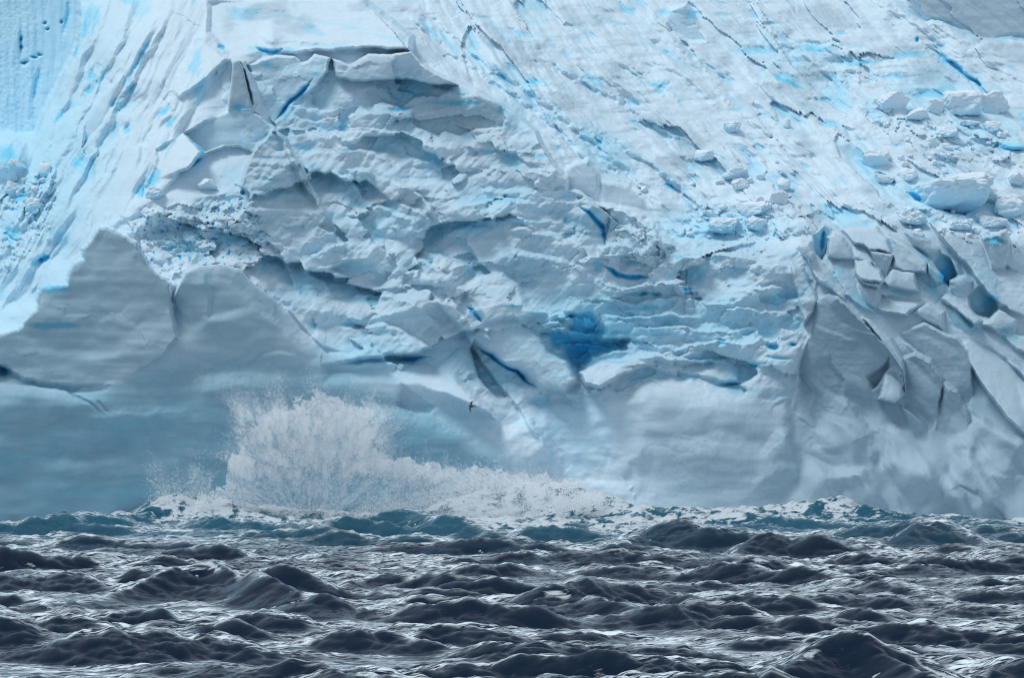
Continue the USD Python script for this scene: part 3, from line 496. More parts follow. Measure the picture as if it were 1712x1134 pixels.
D = D + 0.7 * wet * (gaussian_filter(D, 4.0) - D)
R = np.zeros(SH)
big = fbm(U / 90, V / 70, 4, 21)
R += (0.55 * wU + 0.8 * wC + 0.6 * wL + 0.25 * wR + 0.10 * wS) * big * (0.35 + 0.65 * DETAIL)
# left: streaks running down to the left
ca, sa = math.cos(math.radians(118)), math.sin(math.radians(118))
p, q = U * ca + V * sa + 10 * big, -U * sa + V * ca + 9 * fbm(U / 70, V / 70, 3, 5)
st = fbm(q / 11, p / 110, 5, 31, 0.6, ridged=True)
mod = 0.5 + 1.0 * smooth(-0.3, 0.5, fbm(U / 90, V / 90, 2, 33))
R += wL * DETAIL * mod * (0.7 * st + 0.7 * fbm(q / 26, p / 170, 3, 37, 0.5, ridged=True) + 0.6 * facets(q / 26, p / 90, 3, 0.8) + 0.10 * fbm(q / 5, p / 10, 3, 41))
# right: streaks running down to the right, the steeper the closer to the ridge
th = np.radians(np.interp(U, [500, 700, 1000, 1300, 1712], [30, 50, 38, 33, 22]))
F = np.interp(U, us, np.cumsum(np.tan(np.radians(np.interp(us, [500, 700, 1000, 1300, 1712], [30, 50, 38, 33, 22]))) * np.gradient(us)))
q = (V - F) * np.cos(th) + 10 * fbm(U / 80, V / 60, 3, 6)
p = U * np.cos(th) + V * np.sin(th)
shelfy = smooth(560, 700, U + V)
st2 = fbm(q / 9, p / 120, 5, 51, 0.6, ridged=True)
mod = 0.5 + 1.0 * smooth(-0.25, 0.6, fbm(U / 110, V / 80, 3, 35)) 
R += wU * DETAIL * ((0.34 * mod * st2 + 1.25 * mod * fbm(q / 26, p / 170, 3, 53, 0.5, ridged=True) + 0.7 * facets(q / 30, p / 120, 5, 0.8)) * (0.4 + 0.6 * shelfy) + 0.20 * fbm(U / 8, V / 5, 4, 61, 0.65) * smooth(-0.3, 0.4, fbm(U / 50, V / 40, 2, 62)) + 0.45 * fbm(U / 75, V / 14, 3, 63))
# middle: lumps and bedding
bed = V + 6 * fbm(U / 150, V / 60, 3, 8)
R += wC * DETAIL * (0.30 * fbm(U / 90, bed / 15, 3, 71, 0.4) + 0.5 * fbm(U / 55, V / 38, 3, 72, 0.45) + 0.42 * facets(U / 32 + 0.3 * V / 32, V / 17, 17, 0.8, 0.5) + 1.5 * facets(U / 80 + 0.5 * V / 80, V / 46 - 0.15 * U / 46, 7, 0.9, 0.55) + (0.12 * facets(U / 28, V / 10, 9) + 0.14 * fbm(U / 11, V / 6, 3, 81, 0.6)) * smooth(-0.2, 0.5, fbm(U / 80, V / 60, 2, 84)) + 0.35 * fbm((U + V) / 24, (V - 0.6 * U) / 60, 3, 83, ridged=True))
# seracs and cliffs: fine firn bedding
low = smooth(560, 720, V)
along, across = 0.55 * U + 0.83 * V, 0.83 * U - 0.55 * V
R += wR * (0.16 * fbm(U / 60, V / 60, 3, 89, 0.45) + 1.25 * low * fbm(across / 80 + 0.5 * fbm(U / 80, V / 80, 2, 88), along / 170, 2, 90, 0.4, ridged=True) + 0.28 * low * facets(across / 40, along / 90, 23, 0.7, 0.4) + 0.06 * fbm(across / 16, along / 40, 3, 92))
R += wR * DETAIL * (0.10 * fbm(U / 60, bed / 4, 3, 91) + 0.14 * fbm(U / 8, V / 8, 3, 93) + 0.22 * smooth(560, 460, V) * facets(U / 16, V / 12, 11))
R += 0.6 * wS * fbm(U / 170, V / 60, 3, 94) + 0.05 * wS * fbm(U / 140, bed / 9, 3, 96) + 0.45 * wS * fbm(U / 75, V / 55, 2, 98) + wS * (0.08 + 0.55 * DETAIL) * (0.16 * fbm(U / 110, bed / 8, 3, 95, 0.5) + 0.5 * fbm(U / 26, V / 18, 4, 97) * DETAIL + 0.5 * facets(U / 40, V / 30, 19) * DETAIL)
# ribbed wall: vertical flutes with melt dots
R += wW * (0.7 * fbm(U / 13, V / 200, 4, 99, 0.6) + 0.32 * fbm(U / 4.5 + 0.8 * fbm(U / 12, V / 12, 2, 102), V / 5, 3, 101, 0.6) * smooth(110, 40, U) + 0.3 * fbm(U / 40, V / 60, 3, 103))
# crumbled rubble bands
rub = np.zeros(SH)
for poly in ([(212, 380), (240, 350), (300, 345), (400, 325), (430, 350), (455, 410), (440, 460), (400, 445), (335, 440), (290, 475), (250, 440), (225, 405)],
             [(1000, 340), (1050, 350), (1100, 375), (1140, 410), (1180, 425), (1080, 460), (1010, 440), (1010, 400), (1000, 370)], [(1150, 330), (1330, 330), (1400, 380), (1330, 400), (1200, 405), (1140, 390)],
             [(1440, 190), (1560, 200), (1700, 230), (1712, 290), (1600, 270), (1500, 230)], [(1480, 340), (1712, 360), (1712, 420), (1600, 400), (1500, 375)], [(0, 300), (90, 290), (90, 350), (40, 430), (0, 470)]):
    rub = np.maximum(rub, soft(poly, 14))
R -= rub * (0.45 * facets(U / 13 + 0.3 * fbm(U / 9, V / 9, 2, 3), V / 9, 13, 0.8, 0.7) + 0.16 * facets(U / 5.5, V / 4.5, 15))
pock = rub * smooth(0.15, 0.5, fbm(U / 9, V / 6, 3, 105))
R += 0.25 * pock * (U < 500)
BLUE = np.maximum(BLUE, 0.75 * pock * (U < 500) + 0.3 * pock)
soft_R = gaussian_filter(R, 1.6)
R = np.where(rub > 0.3, R, soft_R + (0.35 + 0.3 * wC + 0.45 * wU + 0.4 * wR * (1 - low)) * (R - soft_R))
D = D + R
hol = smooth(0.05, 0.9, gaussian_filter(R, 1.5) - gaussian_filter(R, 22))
BLUE = np.maximum(BLUE, hol * (0.42 + 0.3 * fbm(U / 60, V / 40, 3, 119)) * (wU + wC + wL))  # colour turns bluer and darker in the hollows of the small relief
# thin clear-ice bands along the bedding everywhere on the broken face, and along furrows of the slopes
band = smooth(0.18, 0.55, fbm(U / 90, bed / 9, 4, 111, 0.6) + 0.15 * fbm(U / 12, V / 6, 3, 112))
BLUE = np.maximum(BLUE, 0.62 * wC * band * (1 - 0.7 * GREY))
BLUE = np.maximum(BLUE, 0.55 * wL * smooth(0.05, 0.5, fbm(U / 60, V / 60, 3, 113) - 0.5 * st + 0.12))
BLUE = np.maximum(BLUE, 0.5 * wU * smooth(0.10, 0.5, fbm(U / 80, V / 45, 3, 115) - 0.4 * st2 * shelfy + 0.05 * (1 - shelfy)))
BLUE = np.maximum(BLUE, 0.22 + 0.12 * smooth(300, 100, U))
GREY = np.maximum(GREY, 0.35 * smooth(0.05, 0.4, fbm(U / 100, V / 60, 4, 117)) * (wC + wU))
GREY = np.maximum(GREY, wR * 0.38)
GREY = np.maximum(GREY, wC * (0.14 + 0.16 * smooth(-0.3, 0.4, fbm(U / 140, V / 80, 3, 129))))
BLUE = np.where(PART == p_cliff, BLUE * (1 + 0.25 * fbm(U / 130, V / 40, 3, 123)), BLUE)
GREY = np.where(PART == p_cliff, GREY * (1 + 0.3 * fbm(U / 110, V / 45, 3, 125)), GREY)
BLUE = np.where(PART == p_cliff, np.clip(BLUE + 0.10 * fbm(U / 70, bed / 3.5, 3, 127, 0.6) + 0.06 * fbm(U / 20, V / 14, 3, 128), 0, 1), BLUE)
BLUE = np.maximum(BLUE, wC * (0.26 + 0.22 * fbm(U / 120, bed / 40, 3, 131)))
# ---------------------------------------------------------------- the berg as meshes
def world(u, v, y):
    """the point of the picture ray (u, v) at depth y"""
    cp, sp = math.cos(PITCH), math.sin(PITCH)
    rx, rv = (u - UC) / FPX, -(v - VC) / FPX
    ry, rz = cp - rv * sp, sp + rv * cp
    t = (y + 350.0) / ry
    return np.stack([CAM[0] + rx * t, CAM[1] + ry * t, CAM[2] + rz * t], -1)
P = world(U, V, D)
N = np.cross(np.gradient(P, axis=1), np.gradient(P, axis=0))
N /= np.maximum(np.linalg.norm(N, axis=-1, keepdims=True), 1e-9)
if N[SH[0] // 2, SH[1] // 2, 1] > 0: N = -N
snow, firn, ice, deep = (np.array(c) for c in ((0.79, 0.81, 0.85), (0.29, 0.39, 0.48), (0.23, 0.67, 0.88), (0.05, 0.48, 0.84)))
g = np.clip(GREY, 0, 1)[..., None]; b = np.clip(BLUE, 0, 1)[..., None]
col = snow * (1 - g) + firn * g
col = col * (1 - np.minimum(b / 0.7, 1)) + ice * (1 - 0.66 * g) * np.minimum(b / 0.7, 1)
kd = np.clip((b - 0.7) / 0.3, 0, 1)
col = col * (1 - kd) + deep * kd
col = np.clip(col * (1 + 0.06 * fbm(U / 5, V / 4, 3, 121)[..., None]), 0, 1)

ice_mat = M("glacier_ice", {
    "c": ("attribute", {"attribute": "Cd"}),
    "geo": ("geometry", {}),
    "n": ("noise_texture", {"scale": 2.2, "detail": 6.0, "roughness": 0.65}),
    "bump": ("bump", {"strength": 0.7, "distance": 0.06}),
    "p": ("principled_bsdf", {"roughness": 0.55, "specular_ior_level": 0.35, "ior": 1.31})},
    [("geo.position", "n.vector"), ("n.fac", "bump.height"), ("bump.normal", "p.normal"), ("c.color", "p.base_color")], surface="p.BSDF")
berg = thing("iceberg", "vast blue and white iceberg filling the view behind the sea", "iceberg")
fi, fj = np.meshgrid(np.arange(SH[0] - 1), np.arange(SH[1] - 1), indexing="ij")
a = fi * SH[1] + fj
quads = np.stack([a, a + SH[1], a + SH[1] + 1, a + 1], -1)
lab = PART[:-1, :-1]
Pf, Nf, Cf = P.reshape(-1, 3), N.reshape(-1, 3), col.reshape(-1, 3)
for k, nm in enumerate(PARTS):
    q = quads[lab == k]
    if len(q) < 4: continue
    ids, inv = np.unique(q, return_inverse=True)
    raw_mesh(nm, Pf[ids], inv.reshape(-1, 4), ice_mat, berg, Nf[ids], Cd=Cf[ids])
# ---------------------------------------------------------------- the sea: a wind sea from a wave spectrum, plus the larger waves one can point to
NS, LS = 2048, 205.0
r2 = np.random.default_rng(3)
kx = np.fft.fftfreq(NS, LS / NS) * 2 * np.pi
KX, KY = np.meshgrid(kx, kx)
K = np.hypot(KX, KY); K[0, 0] = 1
wd = np.array([-0.36, -0.93])                            # waves run towards the ship and to the left
cosw = (KX * wd[0] + KY * wd[1]) / K
k0 = 2 * np.pi / 26.0
spread = 0.04 + np.where(cosw > 0, cosw ** 4, 0.3 * cosw ** 4)
band = lambda lam, wid, p: np.exp(-(np.log(K * lam / (2 * np.pi)) / wid) ** 2) * (0.05 + np.abs(cosw) ** p)
spec = (0.5 * np.exp(-0.8 * (k0 / K) ** 2) * spread + 1.5 * band(10.0, 0.5, 6) + 1.4 * band(4.5, 0.6, 5) + 2.2 * band(1.5, 0.7, 4) + 2.6 * band(0.65, 0.6, 3)) / K ** 4.0
spec *= np.exp(-(K * 0.03) ** 2)
spec[0, 0] = 0
amp = np.sqrt(spec) * (r2.normal(size=K.shape) + 1j * r2.normal(size=K.shape))
H = np.fft.ifft2(amp).real
s = 0.31 / H.std()
DXw = np.fft.ifft2(-1j * KX / K * amp).real * s; DYw = np.fft.ifft2(-1j * KY / K * amp).real * s
H = H * s
H = H + 0.28 * (H ** 2 / H.std() - H.std())
KF = np.exp(-(K * 0.55) ** 2)
HF = np.fft.fft2(H); HL = np.fft.ifft2(HF * KF).real; HS = H - HL
J = np.gradient(DXw, LS / NS, axis=1) + np.gradient(DYw, LS / NS, axis=0)
J = gaussian_filter(J, 1.2, mode='wrap')
tt = np.r_[np.linspace(-3, -0.24, 40)[:-1], np.arange(-0.24, 0.24, 0.00050), np.linspace(0.24, 3, 40)]
dd = np.r_[np.linspace(4, 125, 40)[:-1], 125 * np.exp(np.arange(0, math.log(366 / 125), 0.00125)), np.geomspace(368, 9000, 40)]
TT, DD = np.meshgrid(tt, dd)
X, Y = TT * DD, DD - 350.0
def tile(A, x, y):
    return map_coordinates(A, [np.mod(y / LS * NS, NS), np.mod(x / LS * NS, NS)], order=1, mode="grid-wrap")
calm = smooth(700, 380, DD)
#near_berg = smooth(-45, -14, Y + 3 * fbm(X / 9, Y / 9, 3, 201))
Z = tile(HL, X, Y) * calm
dX, dY = tile(DXw, X, Y) * calm, tile(DYw, X, Y) * calm
def sea_at(u, v):
    """sea-level point on the picture ray"""
    dist = CAM[2] * FPX / (v - HORIZON)
    return (u - UC) / FPX * dist, dist - 350.0
CAPS = []
def wave(pts, h, front, back, cap=None):
    """a crest along picture points (at sea level, left to right), steep towards the ship; cap: where along it the crest breaks white"""
    global Z
    q = np.array([sea_at(*p) for p in pts])
    x = X + 1.2 * WX
    yc = PchipInterpolator(q[:, 0], q[:, 1], extrapolate=True)(np.clip(x, q[0, 0], q[-1, 0]))
    t = (x - q[0, 0]) / (q[-1, 0] - q[0, 0])
    e = np.sin(np.pi * np.clip(t, 0, 1)) ** 0.8 * (0.8 + 0.3 * WN)
    dd_ = Y + 1.3 * WY - yc
    a = np.sqrt(dd_ ** 2 + 0.15)
    Z = Z + h * e * np.where(dd_ < 0, np.exp(-(a / front) ** 1.1), np.exp(-a / back))
    if cap: CAPS.append(np.exp(-((t - cap[0]) / cap[1]) ** 2) * np.exp(-np.abs(dd_ + 0.3) / 0.9))
WX, WY, WN = fbm(X / 9, Y / 9, 3, 207), fbm(X / 8, Y / 8, 3, 209), fbm(X / 3, Y / 3, 3, 208)
wave([(120, 1015), (200, 1002), (290, 992), (340, 990), (430, 1005), (600, 1030)], 3.0, 3.4, 8, (0.38, 0.10))
wave([(1250, 1160), (1400, 1130), (1480, 1140), (1760, 1215)], 2.3, 3.2, 6, (0.27, 0.10))
wave([(860, 1020), (950, 1015), (1050, 1030), (1180, 1050)], 1.7, 2.0, 5, (0.25, 0.15))
wave([(480, 905), (600, 893), (660, 890), (740, 896), (900, 915)], 3.4, 5, 8)
wave([(690, 876), (780, 870), (860, 868), (960, 870), (1100, 880)], 5.0, 7, 9)
wave([(60, 888), (250, 878), (400, 873), (520, 873), (640, 874)], 2.4, 5, 7)
wave([(1020, 880), (1200, 875), (1400, 876), (1600, 884)], 2.3, 7, 9)
wave([(1000, 925), (1120, 916), (1220, 918), (1330, 930)], 2.4, 3.5, 8)
wave([(1220, 930), (1310, 925), (1420, 935)], 2.0, 3.0, 8)
wave([(1500, 910), (1590, 904), (1680, 912)], 2.8, 3.5, 7)
wave([(1360, 880), (1430, 874), (1490, 880)], 2.0, 3, 5)
wave([(20, 892), (75, 886), (130, 892)], 1.6, 3, 5)
wave([(1190, 965), (1290, 957), (1400, 970)], 2.0, 2.2, 6, (0.45, 0.12))
wave([(170, 1050), (230, 1040), (300, 1055)], 0.9, 1.4, 3, (0.5, 0.2))
wave([(180, 1090), (300, 1078), (380, 1092)], 1.0, 1.6, 4)
wave([(560, 985), (640, 975), (760, 990)], 1.2, 1.8, 5)
wave([(1340, 985), (1480, 990), (1620, 1010)], 1.3, 1.8, 6)
wave([(1480, 1130), (1600, 1145), (1780, 1190)], 1.2, 1.6, 4, (0.4, 0.25))
wave([(-40, 1030), (60, 1022), (140, 1034)], 1.2, 1.8, 5)
churn = 1.2 * smooth(-50, -18, Y + 5 * fbm(X / 9, Y / 9, 3, 203)) * smooth(60, 30, np.abs(X + 4))
Z = Z + churn * (0.55 * fbm(X / 5, Y / 7, 4, 205, 0.6, ridged=True) + 0.35 * fbm(X / 1.4, Y / 2.5, 3, 206, 0.6, ridged=True))
steep = np.hypot(np.gradient(Z, axis=0) / np.gradient(Y, axis=0), np.gradient(Z, axis=1) / np.maximum(np.gradient(X, axis=1), 1e-3))
steep = gaussian_filter(smooth(0.38, 0.80, steep), 2.5)
Z = Z + np.clip(1.6 * steep, 0, 1) * (gaussian_filter(Z, [3.0, 4.0]) - Z) * (DD < 366)
Z = Z + 1.35 * tile(HS, X, Y) * calm
for _ in range(2):
    steep = np.hypot(np.gradient(Z, axis=0) / np.gradient(Y, axis=0), np.gradient(Z, axis=1) / np.maximum(np.gradient(X, axis=1), 1e-3))
    steep = gaussian_filter(smooth(0.6, 1.0, steep), 1.2)
    Z = Z + np.clip(1.5 * steep, 0, 1) * (gaussian_filter(Z, 1.8) - Z) * (DD < 366)
XS = X + 0.75 * dX; YS = Y + 0.75 * dY
S = np.stack([XS, YS, Z], -1)
SN = np.cross(np.gradient(S, axis=1), np.gradient(S, axis=0))
SN /= np.maximum(np.linalg.norm(SN, axis=-1, keepdims=True), 1e-9)
SN *= np.sign(SN[..., 2:3])
# foam lace near the berg, and on breaking crests
Jt = tile(J, X, Y) * calm
lo = np.percentile(J, [0.6, 3])
lace = fbm((X + 1.5 * fbm(X / 3, Y / 3, 3, 211)) / 3.2, Y / 5.5, 5, 213, 0.62, ridged=True)
swash = smooth(-36, -12, Y + 16 * np.exp(-((X - 3) / 17.0) ** 2) + 6 * fbm(X / 10, Y / 14, 3, 215) - 14 * smooth(26, 60, np.abs(X + 3)))
foam = np.clip(0.9 * swash * (0.30 + 0.75 * smooth(0.05, 0.8, lace)), 0, 0.72)
crest = smooth(lo[1], lo[0], Jt) * smooth(0.1, 0.6, lace)
foam = np.maximum(foam, 0.75 * crest)
for c_ in CAPS: foam = np.maximum(foam, 0.8 * c_)
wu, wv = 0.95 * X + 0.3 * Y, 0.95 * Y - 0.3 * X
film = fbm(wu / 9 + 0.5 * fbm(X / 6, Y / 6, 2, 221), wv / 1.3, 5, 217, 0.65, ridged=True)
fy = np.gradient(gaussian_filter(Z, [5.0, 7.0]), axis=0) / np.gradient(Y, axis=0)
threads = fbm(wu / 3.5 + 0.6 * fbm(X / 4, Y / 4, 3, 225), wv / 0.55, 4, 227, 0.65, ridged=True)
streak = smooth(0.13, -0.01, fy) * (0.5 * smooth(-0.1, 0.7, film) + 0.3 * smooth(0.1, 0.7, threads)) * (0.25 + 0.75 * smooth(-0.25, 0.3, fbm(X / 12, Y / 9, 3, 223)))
film_ = np.clip(streak * calm * 3.4 * (1 - 0.7 * swash), 0, 1)  # painted sheen: reflected brightness put on flat water, wave fronts left dark
teal = np.clip(smooth(-88, -24, Y + 10 * fbm(X / 14, Y / 14, 3, 219) - 10 * smooth(30, 60, np.abs(X + 5))), 0, 1)
sea_mat = M("sea_water", {
    "f": ("attribute", {"attribute": "foam"}), "t": ("attribute", {"attribute": "teal"}),
    "geo": ("geometry", {}),
    "mp": ("mapping", {"rotation": (0.0, 0.0, 0.3), "scale": (0.55, 2.0, 1.0)}),
    "n": ("noise_texture", {"scale": 2.0, "detail": 4.0, "roughness": 0.55, "distortion": 0.4}),
    "n2": ("noise_texture", {"scale": 9.0, "detail": 4.0, "roughness": 0.7}),
    "ln": ("noise_texture", {"scale": 0.62, "detail": 6.0, "roughness": 0.58, "distortion": 1.4}),
    "lm": ("mapping", {"rotation": (0.0, 0.0, 0.3), "scale": (0.7, 1.7, 1.5)}),
    "cov": ("math", {"math_type": "multiply_add", "value2": 0.66, "value3": 0.17}), "df": ("math", {"math_type": "subtract"}),
    "mr": ("map_range", {"range_type": "smoothstep", "from_min": -0.07, "from_max": 0.12, "to_min": 0.0, "to_max": 1.0, "clamp": True}),
    "bump": ("bump", {"strength": 0.6, "distance": 0.04}),
    "bump2": ("bump", {"strength": 1.0, "distance": 0.15}),
    "dark": ("mix_color", {"a": (0.003, 0.013, 0.032), "b": (0.012, 0.085, 0.135)}),
    "w": ("principled_bsdf", {"roughness": 0.11, "ior": 1.333, "specular_ior_level": 0.23}),
    "fm": ("principled_bsdf", {"base_color": (0.62, 0.70, 0.75), "roughness": 0.8}),
    "fl": ("attribute", {"attribute": "film"}),
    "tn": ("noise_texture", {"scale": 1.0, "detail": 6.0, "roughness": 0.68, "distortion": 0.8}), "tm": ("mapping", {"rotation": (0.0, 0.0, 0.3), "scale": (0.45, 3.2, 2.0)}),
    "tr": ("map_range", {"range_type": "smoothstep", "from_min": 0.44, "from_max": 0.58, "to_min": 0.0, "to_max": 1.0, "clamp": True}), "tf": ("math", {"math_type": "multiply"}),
    "fw": ("principled_bsdf", {"base_color": (0.78, 0.89, 0.95), "roughness": 0.4}),  # pale colour of the painted sheen, standing for reflected sky and ice
    "mw": ("mix_closure", {}),
    "mx": ("mix_closure", {})},
    [("t.fac", "dark.fac"), ("dark.result", "w.base_color"), ("geo.position", "mp.vector"), ("mp.vector", "n.vector"), ("geo.position", "n2.vector"), ("n.fac", "bump.height"), ("bump.normal", "w.normal"),
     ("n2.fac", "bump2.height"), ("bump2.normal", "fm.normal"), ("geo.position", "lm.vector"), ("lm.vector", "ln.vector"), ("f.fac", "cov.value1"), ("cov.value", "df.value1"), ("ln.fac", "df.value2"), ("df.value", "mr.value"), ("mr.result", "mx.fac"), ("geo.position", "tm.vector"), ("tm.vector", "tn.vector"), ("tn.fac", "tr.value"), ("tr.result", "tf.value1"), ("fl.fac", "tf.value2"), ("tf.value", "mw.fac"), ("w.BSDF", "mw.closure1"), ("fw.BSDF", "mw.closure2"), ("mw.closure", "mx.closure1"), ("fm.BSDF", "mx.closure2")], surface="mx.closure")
si, sj = np.meshgrid(np.arange(len(dd) - 1), np.arange(len(tt) - 1), indexing="ij")
a = si * len(tt) + sj
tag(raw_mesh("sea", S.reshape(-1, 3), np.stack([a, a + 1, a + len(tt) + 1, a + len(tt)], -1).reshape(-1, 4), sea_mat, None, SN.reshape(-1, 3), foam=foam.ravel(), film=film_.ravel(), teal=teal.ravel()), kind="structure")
# ---------------------------------------------------------------- spray where the swell breaks on the berg
r3 = np.random.default_rng(11)
def inside(px, py, poly):
    c = np.zeros(px.shape, bool); p = np.asarray(poly, float)
    for a, b in zip(p, np.roll(p, -1, 0)):
        if a[1] != b[1]: c ^= ((a[1] > py) != (b[1] > py)) & (px < (b[0] - a[0]) * (py - a[1]) / (b[1] - a[1]) + a[0])
    return c
plume = [(300, 868), (345, 825), (385, 785), (398, 745), (428, 705), (440, 700), (462, 676), (492, 682), (528, 648), (552, 668), (590, 676), (618, 696), (622, 715), (618, 745), (645, 768), (690, 764), (740, 782), (830, 787), (900, 797), (1000, 820), (1010, 850), (700, 880), (300, 880)]
pts = []
n0 = 600000
px, py = r3.uniform(290, 1010, n0), r3.uniform(640, 880, n0)
wx_, wy_ = px + 32 * fbm(px / 42, py / 42, 5, 301, 0.68), py + 32 * fbm(px / 30, py / 30, 4, 303, 0.65)
ok = inside(wx_, wy_, plume)
fan = np.arctan2(px - 520, 900 - py)
dens = 0.62 + 0.9 * fbm(fan * 7, py / 60, 4, 305, 0.6) + 0.35 * fbm(px / 16, py / 16, 3, 307)
dens = np.where(px > 640, dens + 0.15, dens)
k = ok & (r3.random(n0) < np.clip(dens, 0.04, 1))
pts.append(np.c_[px[k], py[k], r3.normal(-12.5, 0.9, k.sum())])
for _ in range(300):                                     # jets thrown outwards, thinning towards their tips
    u0 = r3.uniform(400, 640); v0 = r3.uniform(690, 800)
    ang = (u0 - 520) / 160 * 0.8 + r3.normal(0, 0.25); L = r3.uniform(15, 95)
    n = int(r3.uniform(120, 420)); t_ = r3.random(n) ** 1.6
    pts.append(np.c_[u0 + np.sin(ang) * L * t_ + r3.normal(0, 2 + 5 * t_), v0 - np.cos(ang) * L * t_ + 12 * t_ ** 2 + r3.normal(0, 2 + 5 * t_), r3.normal(-12.5, 1.5, n)])
ut = r3.uniform(600, 1020, 22000)
pts.append(np.c_[ut, np.interp(ut, [600, 640, 740, 830, 900, 1020], [725, 770, 784, 790, 800, 826]) + 18 + r3.normal(0, 9, len(ut)) + 14 * fbm(ut / 30, 0 * ut, 3, 313) - r3.exponential(13, len(ut)) * np.clip(0.6 + 1.4 * fbm(ut / 18, 0 * ut, 3, 311), 0.1, 2), r3.normal(-11.5, 1.5, len(ut))])
for _ in range(70):                                      # the thin veil on the left
    u0, v0 = r3.uniform(262, 350), r3.uniform(830, 868)
    n = int(r3.uniform(40, 170)); t_ = r3.random(n)
    L = r3.uniform(30, 95); ang = -0.12 + (u0 - 300) * 0.004 + r3.normal(0, 0.15)
    pts.append(np.c_[u0 + np.sin(ang) * L * t_ + r3.normal(0, 5, n), v0 - np.cos(ang) * L * t_ + r3.normal(0, 5, n), r3.normal(-11.5, 1.2, n)])
pts = np.concatenate(pts)
c = world(pts[:, 0], pts[:, 1], pts[:, 2])
size = 0.035 + 0.06 * r3.random(len(c)) ** 3
tri = np.array([(1, 0, 0), (-0.5, 0.87, 0), (-0.5, -0.87, 0)])
q, _ = np.linalg.qr(r3.normal(size=(len(c), 3, 3)))
vv = (np.einsum("kj,nij->nki", tri, q) * size[:, None, None] + c[:, None]).reshape(-1, 3)
ff = np.arange(len(c) * 3).reshape(-1, 3)
spray_mat = M("white_spray", {"d": ("diffuse_bsdf", {"color": (0.97, 0.98, 0.99)}), "t": ("translucent_bsdf", {"color": (0.97, 0.98, 0.99)}), "m": ("mix_closure", {"fac": 0.5})},
              [("d.BSDF", "m.closure1"), ("t.BSDF", "m.closure2")], surface="m.closure")
tag(raw_mesh("sea_spray", vv, ff, spray_mat), "tall burst of white spray where a wave breaks against the ice", "sea spray", kind="stuff")

# ---------------------------------------------------------------- blocks of ice lying on the slopes
def ice_block(u, v, w, h, label, seed, blue=0.3, round_=0.35, group=None, sink=0.52, flat=False, depth=0.9):
    if w < 140: w, h = 0.88 * w, 0.88 * h
    y = depth_at(u, v + 0.35 * h)
    s = (y + 350.0) / FPX
    rr = np.random.default_rng(seed)
    n = 26 if round_ > 0.5 else 15
    p = rr.normal(size=(n, 3)); p /= np.linalg.norm(p, axis=1, keepdims=True)
    p = np.sign(p) * np.abs(p) ** (0.55 if flat else 0.8)
    p *= np.array([w, w * depth, h]) * s * 0.52 / np.abs(p).max(0)
    m = trimesh.convex.convex_hull(p)
    for _ in range(4 if w > 25 else 2): m = m.subdivide()
    V0 = np.array(m.vertices)
    if round_: V0 = np.array(trimesh.smoothing.filter_laplacian(trimesh.Trimesh(V0, m.faces, process=False), lamb=0.5, iterations=1 + int(round_ * 4)).vertices)
    V0 *= (np.array([w, w * depth, h]) * s * 0.5) / np.abs(V0).max(0)
    f = 2.2 / (h * s)
    nz = fbm(V0[:, 0] * f + seed, V0[:, 2] * f * 1.4 + V0[:, 1] * f, 4, seed % 90)
    V0 += V0 * (0.24 * nz - 0.10 * np.abs(fbm(V0[:, 0] * f * 2 + 9, V0[:, 2] * f * 2 + V0[:, 1] * f, 3, 5)) + 0.07 * fbm(V0[:, 0] * f * 4 + V0[:, 1] * f * 3, V0[:, 2] * f * 4, 2, 7))[:, None]
    loc = world(np.array(u), np.array(v), np.array(y)); loc[1] -= w * s * (0.5 * depth - sink)
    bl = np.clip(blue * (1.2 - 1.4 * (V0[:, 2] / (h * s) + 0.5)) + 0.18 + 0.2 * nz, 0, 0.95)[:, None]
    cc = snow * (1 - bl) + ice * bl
    v_, f_, n_ = meshkit.arrays((V0, np.array(m.faces)), 35)
    if len(v_) != len(V0):
        cc = cc[cKDTree(V0).query(v_)[1]]
    o = raw_mesh("ice_block", v_, f_, ice_mat, None, n_, Cd=cc)
    o.AddTranslateOp().Set(Gf.Vec3d(*map(float, loc)))
    tag(o, label, "ice block", group)

